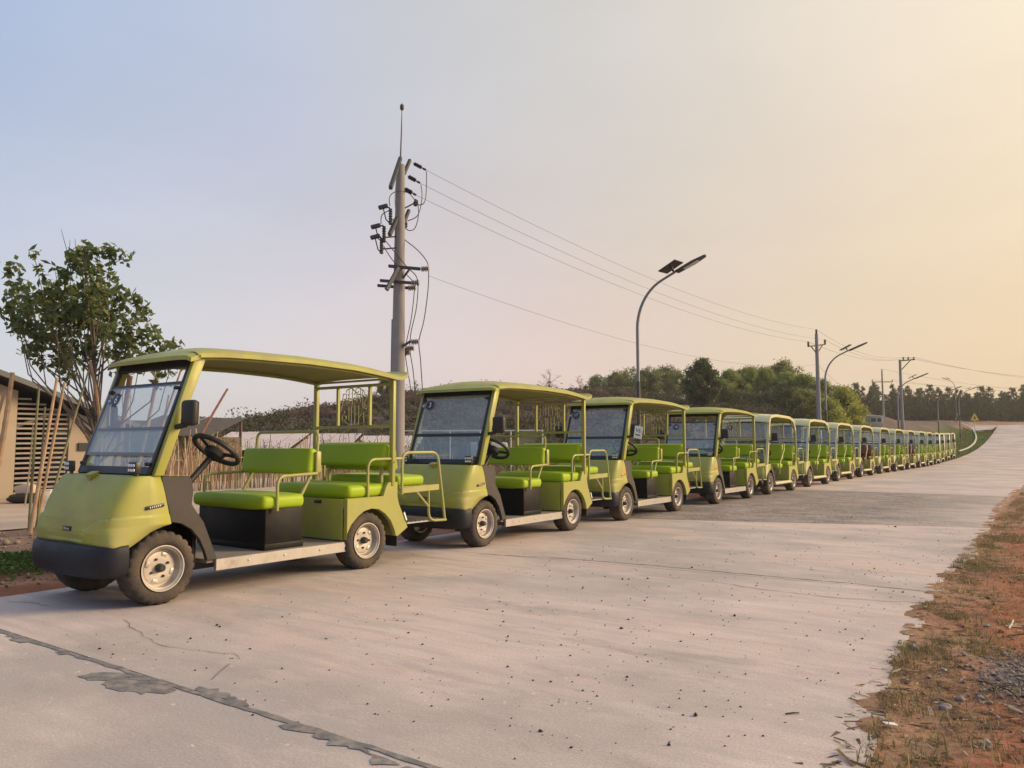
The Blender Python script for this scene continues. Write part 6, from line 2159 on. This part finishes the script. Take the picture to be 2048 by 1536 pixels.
# pines
def make_pine(h, seed):
    rg = np.random.default_rng(seed)
    tm_ = MB(); limb(tm_, (0, 0, -.3), (rg.normal() * .1, rg.normal() * .1, h), .11, .02, n=6, wob=.008)
    C, S = [], []
    z = h * .20
    while z < h:
        f = (1 - (z / h)) ** .75
        nb = rg.integers(3, 6)
        for k in range(nb):
            a = rg.uniform(0, 6.28); L = (.25 + 2.1 * f) * rg.uniform(.55, 1.15)
            e = Vector((L * math.cos(a), L * math.sin(a), z + L * .22))
            tm_.tube([(0, 0, z), e], [.03, .008], n=3, cap=False)
            m = int(18 + 36 * L)
            t = rg.uniform(.3, 1.06, m)[:, None]
            C.append(np.array([[0, 0, z]]) * (1 - t) + np.array(e)[None] * t + rg.normal(0, .13, (m, 3)))
        z += h * rg.uniform(.045, .075)
    C = np.concatenate(C); n = len(C)
    V, Fq = leaf_arrays(C, rg.uniform(.22, .42, n), rg.uniform(.07, .13, n), rg=rg, droop=-.5)
    col = np.array([.06, .074, .042]) * rg.uniform(.55, 1.5, (n, 1))
    return tm_.mesh('trunk', MATS['bark_dark']), np_mesh('crown', V, Fq, MATS['leaf'], np.repeat(col, 4, 0))
PINES = [make_pine(7.5, 100 + k) for k in range(6)]
GP = 'pines of the dark plantation beyond the road'
PT = [(1690, 775), (1715, 782), (1740, 777), (1765, 786), (1790, 783), (1815, 785), (1840, 780), (1870, 788), (1895, 790), (1915, 786), (1938, 783), (1960, 790), (1985, 784), (2008, 792), (2032, 779), (2055, 785), (2085, 782), (2120, 786)]
k = 0
ORD = 'first second third fourth fifth sixth seventh eighth ninth tenth eleventh twelfth thirteenth fourteenth fifteenth sixteenth seventeenth eighteenth'.split()
for row in range(2):
    for i, (px, tp) in enumerate(PT):
        for sub in range(2 if row else 1):
            x_ = px + rng.uniform(-9, 9) + (12 if row % 2 else 0) + sub * 13
            Y = 122 + row * 7 + rng.uniform(-2.5, 2.5)
            lab = f'{ORD[i]} front pine counted from the left end of the dark plantation' if row == 0 else 'dark pine standing deeper in the plantation at the right'
            o = plant_px('pine_tree', PINES[rng.integers(6)], x_, Y, tp + rng.uniform(-14, 8), 7.5, lab, GP, rz=rng.uniform(0, 6))
            k += 1
# ------------------------------------------------------------------ scrub covering the hill
n_cl = 7500
X = rng.uniform(-46, 34, n_cl); Y = 34 + 62 * rng.random(n_cl) ** .8
u_, v_ = UV(X, Y)
dn = vnoise(X, Y, 7, 71) * .6 + vnoise(X, Y, 2.5, 72) * .4
keep = (v_ < -15 - 4 * rng.random(n_cl)) & (dn > .16)
X, Y, dn = X[keep], Y[keep], dn[keep]; m = len(X)
per = 46
Z = ground_z(X, Y)
rad = rng.uniform(.25, .8, m) * (1 + 1.3 * (rng.random(m) < .06))
typ = vnoise(X, Y, 9, 73) * .55 + vnoise(X, Y, 2, 74) * .45 + rng.normal(0, .07, m)
colr = np.where((typ > .47)[:, None], np.array([.115, .11, .054]), np.where((typ > .42)[:, None], np.array([.165, .125, .082]), np.array([.165, .115, .092]))) * rng.uniform(.7, 1.3, (m, 1))
d = rng.normal(size=(m, per, 3)); d /= np.linalg.norm(d, axis=2)[:, :, None]; d[:, :, 2] = np.abs(d[:, :, 2])
C = np.stack([X, Y, Z], -1)[:, None] + d * (rad[:, None] * rng.uniform(.35, 1.1, (m, per)))[:, :, None] * np.array([1, 1, .85])
C = C.reshape(-1, 3); n = len(C)
V, Fq = leaf_arrays(C, rng.uniform(.16, .34, n), rng.uniform(.06, .15, n), nrm_bias=np.array([0, 0, .4]))
cols = np.repeat(colr, per, 0) * rng.uniform(.85, 1.15, (n, 1))
tag(mesh_obj('hill_scrub', np_mesh('hill_scrub', V, Fq, MATS['scrub'], np.repeat(cols, 4, 0))), 'dry brown and green scrub covering the hill behind the carts', 'scrub', kind='stuff')
# dry grass along the foot of the slope behind the row
n = 26000
U = rng.uniform(22, 62, n); Vr = -9.5 - 9 * rng.random(n)
kk = vnoise(U, Vr, 1.5, 81) * .6 + vnoise(U, Vr, .5, 82) * .4
U, Vr = U[kk > .42], Vr[kk > .42]; n = len(U)
cols = np.where(rng.random(n)[:, None] < .35, np.array([.26, .16, .075]), np.where(rng.random(n)[:, None] < .5, np.array([.12, .085, .05]), np.array([.075, .075, .028]))) * rng.uniform(.65, 1.3, (n, 1))
blades(U, Vr, rng.uniform(.2, .75, n), rng.uniform(.008, .022, n), cols, lambda u, v: ground_z(u * RS + v * RC, u * RC - v * RS) - .04, 'slope_grass', 'tall dry grass on the slope foot behind the carts', lean=.7)

# undergrowth closing the wood below the crowns
def thicket(name, pxs, Y0, Y1, h, n, col, label, leaf=.3):
    px = rng.uniform(pxs[0], pxs[1], n); Y = rng.uniform(Y0, Y1, n)
    X = (px - 1024) / F_PX * Y
    H = h * (.55 + .6 * vnoise(X, Y, 3.0, 91)) * rng.random(n) ** .7
    C = np.stack([X, Y, ground_z(X, Y) - .1 + H], -1)
    V, Fq = leaf_arrays(C, leaf * rng.uniform(.7, 1.4, n), leaf * .45 * rng.uniform(.7, 1.4, n))
    tone = (.6 + .8 * vnoise(X, Y, 2.0, 92))[:, None] * rng.uniform(.7, 1.3, (n, 1))
    return tag(mesh_obj(name, np_mesh(name, V, Fq, MATS['scrub'], np.repeat(np.array(col) * tone, 4, 0))), label, 'undergrowth', kind='stuff')
thicket('pine_wood', (1660, 2140), 134, 158, 4.4, 60000, (.06, .07, .042), 'dark mass of the pine wood behind its front trees', .5)
thicket('undergrowth', (1430, 1720), 66, 80, 2.6, 26000, (.125, .14, .06), 'shady undergrowth below the bright green trees', .26)
thicket('ridge_undergrowth', (1180, 1420), 82, 96, 1.5, 12000, (.14, .14, .07), 'low brush below the airy ridge trees', .24)

# ------------------------------------------------------------------ thin evening haze
hm = bpy.data.materials.new('haze')
hm.use_nodes = True
ht = hm.node_tree
ht.nodes.clear()
ho = ht.nodes.new('ShaderNodeOutputMaterial')
hv = ht.nodes.new('ShaderNodeVolumePrincipled')
hv.inputs['Color'].default_value = (.92, .88, .84, 1)
hv.inputs['Density'].default_value = .0007
hv.inputs['Anisotropy'].default_value = .35
ht.links.new(hv.outputs['Volume'], ho.inputs['Volume'])
zmin = float(GZ.min()) - 1.0
hb_ = MB().box((20, 80, (zmin + 26) / 2), (1600, 1600, 26 - zmin)).build('haze', hm, smooth=0)
tag(hb_, 'thin pale evening haze over the road and the woods', 'haze', kind='stuff')
sc.cycles.volume_bounces = 0
sc.cycles.volume_step_rate = 4.0
